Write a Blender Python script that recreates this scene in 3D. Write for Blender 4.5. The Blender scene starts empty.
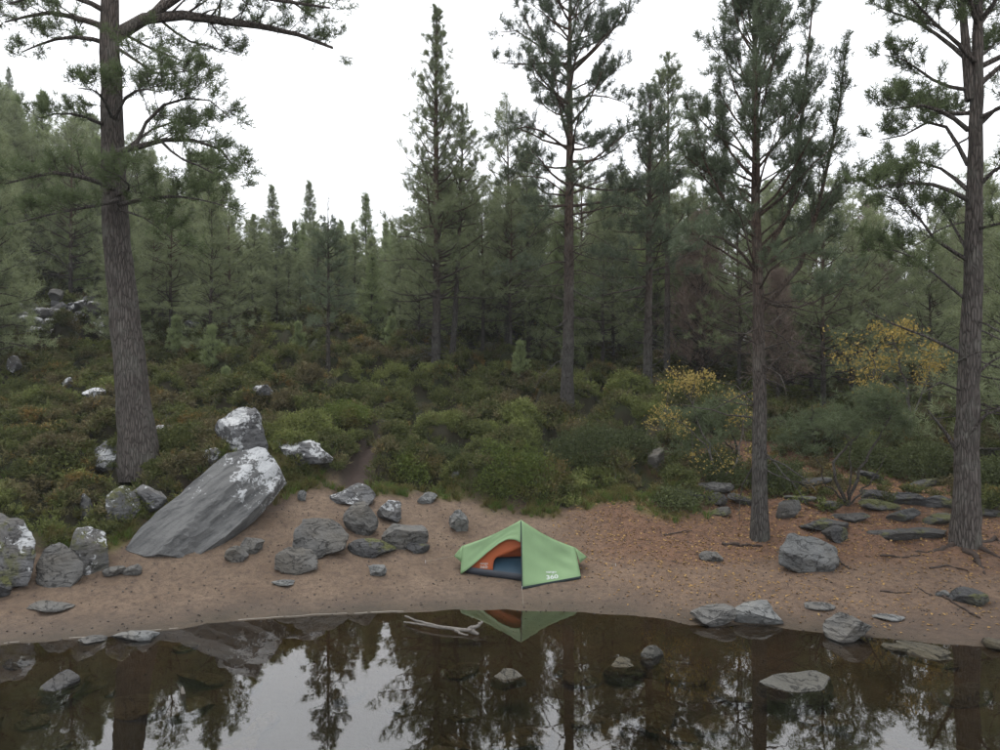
import bpy, bmesh, math, random
import numpy as np
from mathutils import Vector, Matrix

R = math.radians
S = bpy.context.scene
COL = S.collection

# ------------------------------------------------------------------ camera, sky, sun, exposure
CAM_H, F = 3.9, 693.0
cam = bpy.data.cameras.new('camera'); camo = bpy.data.objects.new('camera', cam); COL.objects.link(camo)
camo.location = (0, 0, CAM_H); camo.rotation_euler = (R(90), 0, 0)
cam.sensor_width = 36; cam.lens = 36 * F / 1000; cam.clip_start = 0.1; cam.clip_end = 2000
S.camera = camo

W = bpy.data.worlds.new('World'); S.world = W; W.use_nodes = True
nt = W.node_tree; nt.nodes.clear()
sky = nt.nodes.new('ShaderNodeTexSky'); sky.sky_type = 'NISHITA'; sky.sun_disc = False
sky.sun_elevation = R(67); sky.sun_rotation = R(322); sky.dust_density = 6; sky.air_density = 1.2
hs = nt.nodes.new('ShaderNodeHueSaturation'); hs.inputs['Saturation'].default_value = 0.12
mx = nt.nodes.new('ShaderNodeMix'); mx.data_type = 'RGBA'; mx.inputs[0].default_value = 0.85
mx.inputs[7].default_value = (9.0, 9.25, 9.7, 1)          # the even grey-white cloud layer
bg = nt.nodes.new('ShaderNodeBackground'); bg.inputs[1].default_value = 0.092
wo = nt.nodes.new('ShaderNodeOutputWorld')
nt.links.new(sky.outputs[0], hs.inputs['Color']); nt.links.new(hs.outputs[0], mx.inputs[6])
nt.links.new(mx.outputs[2], bg.inputs[0]); nt.links.new(bg.outputs[0], wo.inputs[0])

sun = bpy.data.lights.new('sun', 'SUN'); sun.energy = 1.4; sun.angle = R(40); sun.color = (1, .97, .92)
suno = bpy.data.objects.new('sun', sun); COL.objects.link(suno)
suno.rotation_euler = (R(-18), R(-14), 0)      # veiled sun, high over the wood and a little to the left
S.view_settings.view_transform = 'Standard'; S.view_settings.look = 'None'
S.view_settings.gamma = 1; S.view_settings.exposure = 1.35
S.cycles.use_denoising = True
S.cycles.max_bounces = 6; S.cycles.diffuse_bounces = 3; S.cycles.glossy_bounces = 3
S.cycles.transparent_max_bounces = 8; S.cycles.volume_bounces = 0

# ------------------------------------------------------------------ noise
def _h(ix, iy, iz, seed):
    with np.errstate(over='ignore'):
        n = (ix.astype(np.int64) * 374761393 + iy.astype(np.int64) * 668265263 + iz.astype(np.int64) * 2147483647 * 3 + seed * 1274126177) & 0xffffffff
        n = ((n ^ (n >> 13)) * 1274126177) & 0xffffffff
        n = ((n ^ (n >> 16)) * 2246822519) & 0xffffffff
    return ((n ^ (n >> 15)) & 0xffffff) / float(0xffffff) * 2 - 1
def noise3(p, seed=0):
    i = np.floor(p).astype(np.int64); f = p - i; u = f * f * (3 - 2 * f); out = 0
    for dx in (0, 1):
        for dy in (0, 1):
            for dz in (0, 1):
                w = (u[:, 0] if dx else 1 - u[:, 0]) * (u[:, 1] if dy else 1 - u[:, 1]) * (u[:, 2] if dz else 1 - u[:, 2])
                out = out + w * _h(i[:, 0] + dx, i[:, 1] + dy, i[:, 2] + dz, seed)
    return out
def fbm3(p, octv=3, seed=0):
    o = 0; a = 1.
    for k in range(octv):
        o = o + a * noise3(p * 2 ** k + 17.3 * k, seed + k); a *= .5
    return o
def noise2(x, y, s, seed=0, octv=1):
    x = np.asarray(x, float).ravel(); y = np.asarray(y, float).ravel()
    return fbm3(np.stack([x / s, y / s, np.full(x.shape, .37)], 1), octv, seed)
def sstep(a, b, x):
    t = np.clip((x - a) / (b - a), 0, 1); return t * t * (3 - 2 * t)

# ------------------------------------------------------------------ mesh helpers
def mesh_np(name, V, faces, smooth=True, mat=None, attrs=None):
    """faces: list of int arrays (n,3) or (n,4)"""
    me = bpy.data.meshes.new(name)
    V = np.ascontiguousarray(V, np.float32)
    faces = [np.asarray(f, np.int32) for f in faces if len(f)]
    me.vertices.add(len(V)); me.vertices.foreach_set('co', V.ravel())
    li = np.concatenate([f.ravel() for f in faces]); tot = np.concatenate([np.full(len(f), f.shape[1], np.int32) for f in faces])
    me.loops.add(len(li)); me.loops.foreach_set('vertex_index', li)
    me.polygons.add(len(tot)); me.polygons.foreach_set('loop_start', np.concatenate([[0], np.cumsum(tot)[:-1]]).astype(np.int32))
    me.polygons.foreach_set('use_smooth', np.full(len(tot), smooth, bool))
    if attrs:
        for k, a in attrs.items():
            at_ = me.attributes.new(k, 'FLOAT', 'POINT'); at_.data.foreach_set('value', np.ascontiguousarray(a, np.float32))
    me.update(calc_edges=True)
    if mat: me.materials.append(mat)
    return me
def obj(name, me, parent=None, loc=None):
    o = bpy.data.objects.new(name, me); COL.objects.link(o)
    if parent: o.parent = parent
    if loc is not None: o.location = loc
    return o
def tag(o, label=None, cat=None, group=None, kind=None):
    if label: o['label'] = label
    if cat: o['category'] = cat
    if group: o['group'] = group
    if kind: o['kind'] = kind
    return o
def copy_tree(o, parent=None):
    c = o.copy(); COL.objects.link(c)
    if parent: c.parent = parent
    for ch in o.children: copy_tree(ch, c)
    return c
class MB:
    """collects verts/faces"""
    def __init__(s): s.V = []; s.F3 = []; s.F4 = []; s.n = 0
    def add(s, V, F):
        F = np.asarray(F, np.int64) + s.n; s.V.append(np.asarray(V, float)); s.n += len(V)
        (s.F3 if F.shape[1] == 3 else s.F4).append(F)
    def tube(s, pts, rad, sides=6, cap=True, wob=0, rng=None):
        P = np.asarray(pts, float); r = np.broadcast_to(np.asarray(rad, float), (len(P),))
        T = np.gradient(P, axis=0); T /= np.linalg.norm(T, axis=1)[:, None] + 1e-9
        ref = np.array([0, 0, 1.]) if abs(T[:, 2]).mean() < .8 else np.array([1., .13, 0])
        A = np.cross(T, ref); A /= np.linalg.norm(A, axis=1)[:, None] + 1e-9; B = np.cross(T, A)
        a = np.arange(sides) / sides * 2 * np.pi
        rr = r[:, None] * np.ones((1, sides))
        if wob: rr = rr * (1 + wob * rng.normal(size=rr.shape))
        V = P[:, None] + rr[..., None] * (np.cos(a)[None, :, None] * A[:, None] + np.sin(a)[None, :, None] * B[:, None])
        n = len(P); i = np.arange(n - 1)[:, None] * sides; j = np.arange(sides)[None]; k = (j + 1) % sides
        Q = np.stack([i + j, i + k, i + sides + k, i + sides + j], -1).reshape(-1, 4)
        s.add(V.reshape(-1, 3), Q[:, ::-1])
        if cap:
            s.add(V[-1], np.array([[0, q, q + 1] for q in range(1, sides - 1)])[:, ::-1])
    def mesh(s, name, mat=None, smooth=True):
        return mesh_np(name, np.concatenate(s.V), [np.concatenate(f) for f in (s.F3, s.F4) if f], smooth, mat)

# ------------------------------------------------------------------ materials
def newmat(name):
    m = bpy.data.materials.new(name); m.use_nodes = True; n = m.node_tree; n.nodes.clear()
    out = n.nodes.new('ShaderNodeOutputMaterial')
    return m, n, out
class NB:
    def __init__(s, name): s.m, s.t, s.out = newmat(name)
    def n(s, typ, **kw):
        x = s.t.nodes.new('ShaderNode' + typ)
        for k, v in kw.items(): setattr(x, k, v)
        return x
    def l(s, a, b): s.t.links.new(a, b)
    def val(s, sock, v):
        if hasattr(v, 'links') or isinstance(v, bpy.types.NodeSocket): s.l(v, sock)
        else: sock.default_value = v
    def coord(s, kind='Object', scale=(1, 1, 1)):
        mp = s.n('Mapping'); mp.inputs['Scale'].default_value = scale
        if kind == 'World': s.l(s.n('NewGeometry').outputs['Position'], mp.inputs[0])
        else: s.l(s.n('TexCoord').outputs[kind], mp.inputs[0])
        return mp.outputs[0]
    def noise(s, co, scale, detail=4, rough=.6, dist=0):
        x = s.n('TexNoise'); s.l(co, x.inputs['Vector']); x.inputs['Scale'].default_value = scale
        x.inputs['Detail'].default_value = detail; x.inputs['Roughness'].default_value = rough; x.inputs['Distortion'].default_value = dist
        return x.outputs[0]
    def vor(s, co, scale, out=0, feature='F1'):
        x = s.n('TexVoronoi'); x.feature = feature; s.l(co, x.inputs['Vector']); x.inputs['Scale'].default_value = scale
        return x.outputs[out]
    def ramp(s, f, stops, interp='LINEAR'):
        x = s.n('ValToRGB'); s.val(x.inputs[0], f); e = x.color_ramp.elements; x.color_ramp.interpolation = interp
        while len(e) < len(stops): e.new(.5)
        for q, (p, c) in zip(e, stops):
            q.position = p; q.color = (c, c, c, 1) if not hasattr(c, '__len__') else (*c, 1)
        return x.outputs[0]
    def mix(s, f, a, b, mode='MIX'):
        x = s.n('Mix', data_type='RGBA', blend_type=mode)
        s.val(x.inputs[0], f)
        for sk, v in ((x.inputs[6], a), (x.inputs[7], b)):
            if hasattr(v, 'links'): s.l(v, sk)
            else: sk.default_value = (*v, 1)
        return x.outputs[2]
    def math(s, op, a, b=0.):
        x = s.n('Math', operation=op); s.val(x.inputs[0], a); s.val(x.inputs[1], b); return x.outputs[0]
    def attr(s, name): x = s.n('Attribute', attribute_name=name); return x.outputs['Fac']
    def bump(s, h, strength=.5, dist=.02):
        x = s.n('Bump'); s.l(h, x.inputs['Height']); x.inputs['Strength'].default_value = strength; x.inputs['Distance'].default_value = dist
        return x.outputs[0]
    def bsdf(s, col, rough=.85, spec=.25, normal=None, trans=0):
        p = s.n('BsdfPrincipled')
        s.val(p.inputs['Base Color'], col if hasattr(col, 'links') else (*col, 1)); s.val(p.inputs['Roughness'], rough)
        p.inputs['Specular IOR Level'].default_value = spec
        if normal: s.l(normal, p.inputs['Normal'])
        o = p.outputs[0]
        if trans:
            t = s.n('BsdfTranslucent'); s.val(t.inputs[0], col if hasattr(col, 'links') else (*col, 1))
            ms = s.n('MixShader'); ms.inputs[0].default_value = trans; s.l(o, ms.inputs[1]); s.l(t.outputs[0], ms.inputs[2]); o = ms.outputs[0]
        s.l(o, s.out.inputs[0]); return s.m

def mat_foliage(name, c0, c1, trans=.25, patch=None):
    b = NB(name)
    f = b.math('MULTIPLY', b.math('ADD', b.attr('tint'), b.n('ObjectInfo').outputs['Random']), .5)
    col = b.mix(f, c0, c1)
    if patch:
        m = b.ramp(b.noise(b.coord('World'), .9, 2), [(.52, 0.), (.68, .8)])
        col = b.mix(m, col, patch)
    return b.bsdf(col, .7, .15, None, trans)
def mat_bark(name, low, high, z0, z1, scale=1., lichen=.25):
    b = NB(name); co = b.coord('Object', (1, 1, .16)); c2 = b.coord('Object')
    v = b.vor(co, 9 * scale, 0, 'DISTANCE_TO_EDGE'); n = b.noise(co, 14 * scale, 5, .65, .6); n2 = b.noise(c2, 2.2, 4)
    z = b.n('SeparateXYZ'); b.l(b.n('TexCoord').outputs['Object'], z.inputs[0])
    g = b.ramp(b.math('DIVIDE', b.math('SUBTRACT', b.math('ADD', z.outputs[2], b.math('MULTIPLY', n2, 2.5)), z0), z1 - z0), [(0, 0.), (1, 1.)])
    col = b.mix(g, low, high)
    col = b.mix(b.ramp(n, [(.3, .55), (.7, 0.)]), col, (.012, .010, .009))
    col = b.mix(b.ramp(v, [(0., .6), (.16, 0.)]), col, (.014, .011, .009))
    col = b.mix(b.ramp(n2, [(.5, 0.), (.72, lichen)]), col, (.19, .2, .17))
    hgt = b.math('ADD', b.ramp(v, [(0, 0.), (.18, 1.)]), b.math('MULTIPLY', n, .7))
    return b.bsdf(col, .95, .1, b.bump(hgt, .9, .03))
def mat_rock(name, base, lichen=0., moss=0., dark=.35, wet=0.):
    b = NB(name); co = b.coord('Object'); oi = b.n('ObjectInfo').outputs['Random']
    mp = b.n('Mapping'); b.l(co, mp.inputs[0]); mp.inputs['Rotation'].default_value = (.5, .3, .2); mp.inputs['Scale'].default_value = (1, 1, 2.6)
    off = b.n('VectorMath', operation='ADD'); b.l(co, off.inputs[0]); cx = b.n('CombineXYZ')
    for k in range(3): b.l(b.math('MULTIPLY', oi, 31. + 7 * k), cx.inputs[k])
    b.l(cx.outputs[0], off.inputs[1]); co = off.outputs[0]
    n1 = b.noise(co, 3, 6, .65); ns = b.noise(mp.outputs[0], 3.5, 5, .6, .4); nf = b.noise(co, 30, 4, .7)
    col = b.mix(b.ramp(ns, [(.35, 0.), (.65, 1.)]), tuple(c * .62 for c in base), base)
    col = b.mix(b.ramp(n1, [(.35, dark), (.6, 0.)]), col, tuple(c * .3 for c in base))
    col = b.mix(b.math('MULTIPLY', nf, .45), col, tuple(min(1, c * 1.5) for c in base))
    col = b.mix(b.ramp(b.noise(co, 1.3, 3), [(.45, 0.), (.65, .45)]), col, (base[0] * 1.05, base[1] * .92, base[2] * .72))
    if moss:
        gz = b.n('SeparateXYZ'); b.l(b.n('NewGeometry').outputs['Normal'], gz.inputs[0])
        mm = b.math('MULTIPLY', b.ramp(gz.outputs[2], [(.0, .25), (.6, 1.)]), b.ramp(b.noise(co, 2.4, 4), [(.62 - .3 * moss, 0.), (.70 - .3 * moss, 1.)]))
        col = b.mix(mm, col, b.mix(nf, (.032, .038, .011), (.085, .084, .024)))
    if lichen:
        nl = b.math('ADD', b.math('MULTIPLY', b.noise(co, 2.0, 3), .55), b.math('MULTIPLY', b.noise(co, 9, 5, .7, .8), .45))
        gz = b.n('SeparateXYZ'); b.l(b.n('NewGeometry').outputs['Normal'], gz.inputs[0])
        nl = b.math('ADD', nl, b.math('MULTIPLY', gz.outputs[2], .05))
        t = .66 - .2 * lichen
        col = b.mix(b.ramp(nl, [(t, 0.), (t + .025, .95)]), col, b.mix(nf, (.22, .225, .23), (.46, .47, .475)))
    h = b.math('ADD', b.math('ADD', ns, b.math('MULTIPLY', nf, .25)), n1)
    ck = b.ramp(b.noise(mp.outputs[0], 1.7, 5, .6, 1.2), [(.485, 0.), (.5, 1.), (.515, 0.)])
    col = b.mix(b.math('MULTIPLY', ck, .6), col, tuple(c * .12 for c in base)); h = b.math('SUBTRACT', h, b.math('MULTIPLY', ck, .6))
    return b.bsdf(col, .75 if not wet else .35, .3, b.bump(h, .9, .08))
def mat_plain(name, col, rough=.7, spec=.3, nscale=0, namp=.25, trans=0):
    b = NB(name); c = col
    if nscale:
        c = b.mix(b.noise(b.coord('Object'), nscale, 4), tuple(x * (1 - namp) for x in col), tuple(min(1, x * (1 + namp)) for x in col))
    return b.bsdf(c, rough, spec, None, trans)

M = {}
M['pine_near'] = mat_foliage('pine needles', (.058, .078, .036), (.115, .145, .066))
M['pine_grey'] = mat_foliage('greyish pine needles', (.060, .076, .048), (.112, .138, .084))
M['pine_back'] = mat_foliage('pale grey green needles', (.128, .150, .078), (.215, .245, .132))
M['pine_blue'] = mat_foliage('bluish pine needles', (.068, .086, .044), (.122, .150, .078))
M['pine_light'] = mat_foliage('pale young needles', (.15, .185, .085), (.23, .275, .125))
M['pine_dark'] = mat_foliage('dark pine needles', (.040, .056, .026), (.080, .105, .046))
M['twig_red'] = mat_foliage('bare reddish twigs', (.125, .098, .08), (.21, .155, .125), .1)
M['leaf_yellow'] = mat_foliage('yellow birch leaves', (.24, .18, .05), (.48, .36, .11), .4)
M['leaf_brown'] = mat_foliage('yellow brown leaves', (.13, .11, .04), (.36, .27, .08), .3)
M['heather'] = None
M['bark_old'] = mat_bark('old pine bark', (.120, .106, .096), (.135, .11, .095), 6, 12, 2.3, .3)
M['bark_pine'] = mat_bark('pine bark turning orange', (.100, .093, .086), (.135, .088, .064), 3, 9, 3.0, .35)
M['bark_dark'] = mat_bark('dark conifer bark', (.085, .075, .066), (.10, .078, .063), 2, 8, 3, .25)
M['bark_birch'] = mat_bark('pale birch bark', (.24, .22, .2), (.12, .1, .09), 1.5, 4, 2.5, .4)
M['rock'] = mat_rock('grey schist', (.084, .082, .078))
M['rock_l'] = mat_rock('grey schist with some lichen', (.098, .098, .10), .42)
M['rock_hl'] = mat_rock('schist crusted with white lichen', (.092, .092, .095), .72)
M['rock_m'] = mat_rock('mossy schist', (.085, .085, .085), .42, .42)
M['rock_wet2'] = mat_rock('brownish stone', (.10, .092, .08))
M['rock_moss2'] = mat_rock('moss grown dark rock', (.05, .05, .048), 0, .5)
M['rock_cap'] = mat_rock('schist with lichen cap', (.085, .085, .087), .40, .35)
M['rock_d'] = mat_rock('dark damp rock', (.042, .042, .043), 0, .3)
M['rock_p'] = mat_rock('pale dry stone', (.118, .121, .12), 0, 0, .25)
M['rock_w'] = mat_rock('silty drowned stone', (.05, .044, .029), 0, 0, .3)
M['drift'] = mat_plain('weathered driftwood', (.115, .105, .095), .9, .1, 20, .5)
M['stick_grey'] = mat_plain('grey dead wood', (.13, .12, .105), .9, .1, 20, .4)
M['stick'] = mat_plain('dark fallen stick', (.042, .032, .027), .9, .1, 18, .4)

# ground
def ground_mat():
    b = NB('ground'); co = b.coord('World')
    n1 = b.noise(co, 1.1, 5, .6); n2 = b.noise(co, 9, 5, .7); n3 = b.noise(co, 45, 4, .75); nb = b.noise(co, .35, 3)
    soil = b.mix(n2, (.010, .010, .006), (.035, .03, .016))
    soil = b.mix(b.ramp(n1, [(.45, 0.), (.6, .8)]), soil, (.022, .028, .010))
    beach = b.mix(b.ramp(n1, [(.3, 0.), (.7, 1.)]), (.084, .058, .039), (.134, .097, .068))
    beach = b.mix(b.ramp(n2, [(.38, .75), (.55, 0.)]), beach, (.058, .040, .031))
    beach = b.mix(b.ramp(n3, [(.35, .75), (.5, 0.), (.62, 0.), (.72, .55)]), beach, b.mix(b.ramp(n3, [(.49, 0.), (.5, 1.)]), (.036, .027, .022), (.22, .18, .15)))
    litter = b.mix(b.ramp(n2, [(.3, 0.), (.7, 1.)]), (.036, .021, .015), (.122, .066, .040))
    vc = b.n('TexVoronoi'); b.l(co, vc.inputs['Vector']); vc.inputs['Scale'].default_value = 30
    litter = b.mix(b.ramp(vc.outputs[0], [(.0, .55), (.35, 0.)]), litter, b.mix(vc.outputs['Color'], (.09, .042, .024), (.21, .12, .05)))
    path = b.mix(n2, (.02, .014, .012), (.055, .038, .031))
    grass = b.mix(n2, (.035, .04, .012), (.11, .09, .035))
    c = b.mix(b.attr('beach'), soil, beach)
    c = b.mix(b.attr('litter'), c, litter)
    c = b.mix(b.attr('grass'), c, grass)
    c = b.mix(b.attr('path'), c, path)
    z = b.n('SeparateXYZ'); b.l(b.n('NewGeometry').outputs['Position'], z.inputs[0])
    wet = b.ramp(b.math('ADD', z.outputs[2], b.math('MULTIPLY', n1, .10)), [(.07, 1.), (.20, 0.)])
    c = b.mix(b.math('MULTIPLY', wet, .62), c, (.028, .021, .016))
    bed = b.mix(b.ramp(n1, [(.35, 0.), (.65, 1.)]), b.mix(n2, (.011, .009, .005), (.040, .031, .018)), b.mix(n2, (.025, .018, .011), (.082, .058, .037)))
    deep = b.ramp(b.math('ADD', b.math('MULTIPLY', z.outputs[2], -1.), b.math('MULTIPLY', nb, .12)), [(.0, 0.), (.08, 1.)])
    silt = b.ramp(b.math('MULTIPLY', z.outputs[2], -1.), [(.12, 0.), (.45, .9)])
    bed = b.mix(silt, bed, b.mix(n2, (.005, .005, .003), (.017, .016, .009)))
    c = b.mix(deep, c, bed)
    rough = b.math('SUBTRACT', .95, b.math('MULTIPLY', wet, .3))
    h = b.math('ADD', b.math('ADD', n2, b.math('MULTIPLY', n3, .5)), b.math('MULTIPLY', vc.outputs[0], b.attr('litter')))
    return b.bsdf(c, rough, .2, b.bump(h, .6, .03))
M['ground'] = ground_mat()

def water_mat():
    b = NB('still peaty water'); co = b.coord('World')
    n = b.noise(co, 2.2, 2, .5); n2 = b.noise(co, 14, 2, .5)
    bm = b.bump(b.math('ADD', n, b.math('MULTIPLY', n2, .08)), .035, .03)
    fr = b.n('Fresnel'); fr.inputs[0].default_value = 2.1; b.l(bm, fr.inputs['Normal'])
    g = b.n('BsdfGlossy'); g.inputs['Roughness'].default_value = .0; b.l(bm, g.inputs['Normal'])
    t = b.n('BsdfTransparent'); t.inputs[0].default_value = (.80, .70, .52, 1)
    ms = b.n('MixShader'); b.l(fr.outputs[0], ms.inputs[0]); b.l(t.outputs[0], ms.inputs[1]); b.l(g.outputs[0], ms.inputs[2])
    b.l(ms.outputs[0], b.out.inputs[0]); return b.m
M['water'] = water_mat()

def heather_mat():
    b = NB('heather and blaeberry'); co = b.coord('World')
    r = b.n('ObjectInfo').outputs['Random']; t = b.attr('tint')
    f = b.math('MULTIPLY', b.math('ADD', r, t), .5)
    green = b.mix(f, (.036, .043, .016), (.108, .120, .041))
    brown = b.mix(f, (.052, .046, .024), (.14, .118, .062))
    rust = b.mix(f, (.095, .06, .02), (.22, .135, .045))
    lime = b.mix(f, (.085, .10, .03), (.17, .195, .062))
    n1 = b.noise(co, .55, 4, .65); n2 = b.noise(b.coord('World', (1.3, 1, 1)), .8, 4, .65, .3); n3 = b.noise(co, .33, 3, .6)
    c = b.mix(b.ramp(b.math('ADD', n1, b.math('MULTIPLY', b.math('SUBTRACT', r, .5), .10)), [(.48, 0.), (.56, 1.)]), green, brown)
    c = b.mix(b.ramp(b.math('ADD', n2, b.math('MULTIPLY', b.math('SUBTRACT', r, .5), .14)), [(.62, 0.), (.68, .8)]), c, rust)
    c = b.mix(b.ramp(n3, [(.54, 0.), (.60, .8)]), c, lime)
    return b.bsdf(c, .8, .1, None, .2)
M['heather'] = heather_mat()
M['grass'] = mat_foliage('coarse grass', (.05, .055, .015), (.16, .135, .05), .3)
M['grass_green'] = mat_foliage('fresh green grass', (.05, .085, .02), (.11, .15, .035), .3)
M['moss'] = mat_foliage('moss', (.06, .065, .012), (.15, .14, .03), .2)
M['leaf_fallen'] = mat_foliage('fallen leaves', (.13, .065, .028), (.36, .24, .09), .2)
M['pebble'] = mat_rock('small beach stones', (.07, .058, .05))
M['foam'] = mat_plain('dried foam scum', (.16, .145, .125), .9, .1, 30, .35)

# ------------------------------------------------------------------ terrain
def at(px, py, Y): return np.array([(px - 500) / F * Y, Y, CAM_H - (py - 375) / F * Y])
shore_px = [(-60, 655), (0, 645), (100, 638), (200, 627), (330, 615), (420, 612), (520, 612), (600, 613), (650, 618), (700, 627), (760, 626), (850, 637), (930, 642), (1000, 649), (1070, 660)]
CP = []
for px, py in shore_px:
    Y = F * CAM_H / (py - 375); CP.append(at(px, py, Y))
SH = np.array(CP)
for x, y in ((-14, 8.6), (-30, 4), (14, 7.6), (30, 1)): CP.append((x, y, 0))
for x, y, *_ in SH[::2]:
    CP += [(x, y - 1.2, -.16), (x * .9, y - 3.2, -.5), (x * .8, y - 5.5, -.95)]
for x in (-25, -8, 0, 8, 25): CP += [(x, -4, -2.2), (x * 4, -60, -5), (x * 4, -150, -5)]
for p in [(0, 600, 11.3), (0, 512, 13.4), (60, 505, 13.9), (110, 556, 12.6), (35, 583, 11.9), (85, 575, 12.15), (325, 553, 13.35), (0, 440, 18), (0, 400, 23), (0, 350, 29), (0, 310, 36), (70, 332, 34),
          (140, 465, 16), (200, 490, 15.3), (200, 568, 12.8), (250, 600, 11.75), (300, 562, 13.0), (330, 520, 14.5), (350, 490, 16), (400, 502, 16),
          (280, 440, 18), (380, 440, 19.5), (300, 400, 23), (250, 360, 29), (200, 345, 33), (300, 338, 36), (400, 322, 36), (400, 370, 28), (330, 320, 45), (230, 330, 45),
          (521, 576, 12.95), (450, 562, 13.5), (600, 563, 13.4), (521, 532, 14.6), (470, 510, 15.6), (560, 503, 16.1), (640, 508, 15.5), (620, 462, 17.6), (560, 460, 18.3), (567, 418, 23), (500, 430, 21),
          (435, 375, 28), (500, 372, 32), (600, 385, 32), (648, 400, 25), (640, 430, 21), (500, 340, 45), (600, 352, 50),
          (760, 540, 14.5), (700, 542, 14.4), (700, 500, 16.3), (700, 450, 20), (760, 440, 21), (800, 562, 13.3), (850, 505, 15.8), (850, 460, 19.5), (900, 430, 24),
          (960, 545, 13.6), (1000, 562, 12.9), (1000, 605, 11.4), (950, 500, 16), (1000, 470, 18.5), (850, 410, 30), (1000, 420, 28), (760, 400, 30), (800, 385, 45), (950, 380, 60),
          (0, 235, 70), (100, 280, 70), (200, 312, 70), (300, 325, 70), (500, 345, 75), (700, 362, 75), (1000, 370, 80),
          (0, 140, 110), (100, 222, 110), (200, 272, 110), (300, 312, 110), (500, 345, 110), (700, 358, 110), (1000, 366, 110)]:
    CP.append(at(*p))
CP += [(-60, 30, 22), (-40, 22, 11), (-25, 16, 4.5), (-120, 60, 60), (-190, 130, 85), (-150, 220, 70), (0, 220, 12), (150, 220, 8), (60, 30, 4), (100, 80, 6), (30, 18, 2.2),
       (-260, 400, 60), (0, 420, 14), (260, 420, 10), (260, 100, 10), (-260, 0, 60), (120, 0, 2)]
CP = np.array(CP, float)
def _tps():
    n = len(CP); D = np.linalg.norm(CP[:, None, :2] - CP[None, :, :2], axis=2)
    A = np.zeros((n + 3, n + 3)); A[:n, :n] = -D + np.eye(n) * 1e-3; A[:n, n] = 1; A[:n, n + 1:] = CP[:, :2]; A[n, :n] = 1; A[n + 1:, :n] = CP[:, :2].T
    return np.linalg.solve(A, np.concatenate([CP[:, 2], np.zeros(3)]))
_w = _tps()
def base_h(x, y):
    x = np.asarray(x, float).ravel(); y = np.asarray(y, float).ravel(); out = np.empty(len(x))
    for k in range(0, len(x), 20000):
        P = np.stack([x[k:k + 20000], y[k:k + 20000]], 1)
        D = np.sqrt(((P[:, None] - CP[None, :, :2]) ** 2).sum(2) + .04)
        out[k:k + 20000] = -D @ _w[:-3] + _w[-3] + P @ _w[-2:]
    return out
_bb = np.array([((px - 500) / F * Y, Y) for px, Y in [(-100, 11.6), (0, 12.2), (100, 12.9), (128, 13.2), (142, 14.3), (200, 15.0), (270, 15.8), (330, 16.3), (400, 16.6), (470, 16.1), (520, 15.9), (600, 16.2), (650, 15.8), (720, 16.0), (790, 16.6), (870, 16.8), (950, 15.2), (1010, 14.6), (1100, 14)]])
def beach_edge(x): return np.interp(x, _bb[:, 0], _bb[:, 1])
_path = np.array([at(*p)[:2] for p in [(352, 492, 16), (362, 470, 17.3), (370, 450, 18.7), (388, 434, 20), (430, 426, 21), (475, 420, 22.3), (530, 415, 23)]])
def seg_dist(x, y, P):
    d = np.full(len(x), 1e9); Q = np.stack([x, y], 1)
    for a, b in zip(P[:-1], P[1:]):
        t = np.clip(((Q - a) @ (b - a)) / ((b - a) @ (b - a)), 0, 1)
        d = np.minimum(d, np.linalg.norm(Q - a - t[:, None] * (b - a), axis=1))
    return d
def masks(x, y):
    x = np.asarray(x, float).ravel(); y = np.asarray(y, float).ravel()
    e = y - beach_edge(x) + .45 * noise2(x, y, 1.3, 5, 2)
    beach = 1 - sstep(-.25, .25, e)
    heath = sstep(-.1, .5, e)
    path = 1 - sstep(.2, .52, seg_dist(x, y, _path) + .2 * noise2(x, y, .8, 8))
    bare = 1 - sstep(.6, 1.1, np.hypot((x + 5.9) / 1.5, (y - 15.1) / .55))       # bare soil above the slab
    scree = 1 - sstep(.8, 1.15, np.hypot((x + 21.6) / 2.6, (y - 34.6) / 4.5) + .2 * noise2(x, y, 1.5, 15, 2))
    path = np.maximum(np.maximum(path, bare * .8), scree)
    lit = 1 - sstep(.75, 1.15, np.hypot((x - 7.6) / 3.6, (y - 17.5) / 3.9) + .25 * noise2(x, y, 1.0, 11, 2))
    lit2 = sstep(.4, 3.0, x + .6 * noise2(x, y, 1.5, 12, 2)) * (sstep(13.2, 14.2, y + .09 * x + .4 * noise2(x, y, .9, 13, 2)) * .6 + .3) * beach
    litter = np.clip(np.maximum(lit, lit2), 0, 1)
    grass = sstep(.1, .7, heath * 0 + np.exp(-(e / .55) ** 2) * sstep(-.3, .5, noise2(x, y, 1.1, 21, 2) + .2))* (1 - lit) * (1 - sstep(3.5, 5, x))
    heath = heath * (1 - path) * (1 - lit * .93)
    return beach, heath, path, litter, grass, lit
def dome(x, y, cell=1.3):
    """rounded heather mounds, 0..1"""
    x = np.asarray(x, float).ravel(); y = np.asarray(y, float).ravel(); ix = np.floor(x / cell).astype(np.int64); iy = np.floor(y / cell).astype(np.int64); best = np.zeros(len(x)); z0 = ix * 0
    for dx in (-1, 0, 1):
        for dy in (-1, 0, 1):
            a = ix + dx; b = iy + dy; cx = (a + .5 + .42 * _h(a, b, z0, 91)) * cell; cy = (b + .5 + .42 * _h(a, b, z0, 92)) * cell
            r = cell * (.50 + .16 * _h(a, b, z0, 93)); hh = .75 + .25 * _h(a, b, z0, 94)
            best = np.maximum(best, hh * np.sqrt(np.clip(1 - ((x - cx) ** 2 + (y - cy) ** 2) / r ** 2, 0, 1)))
    return best
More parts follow.
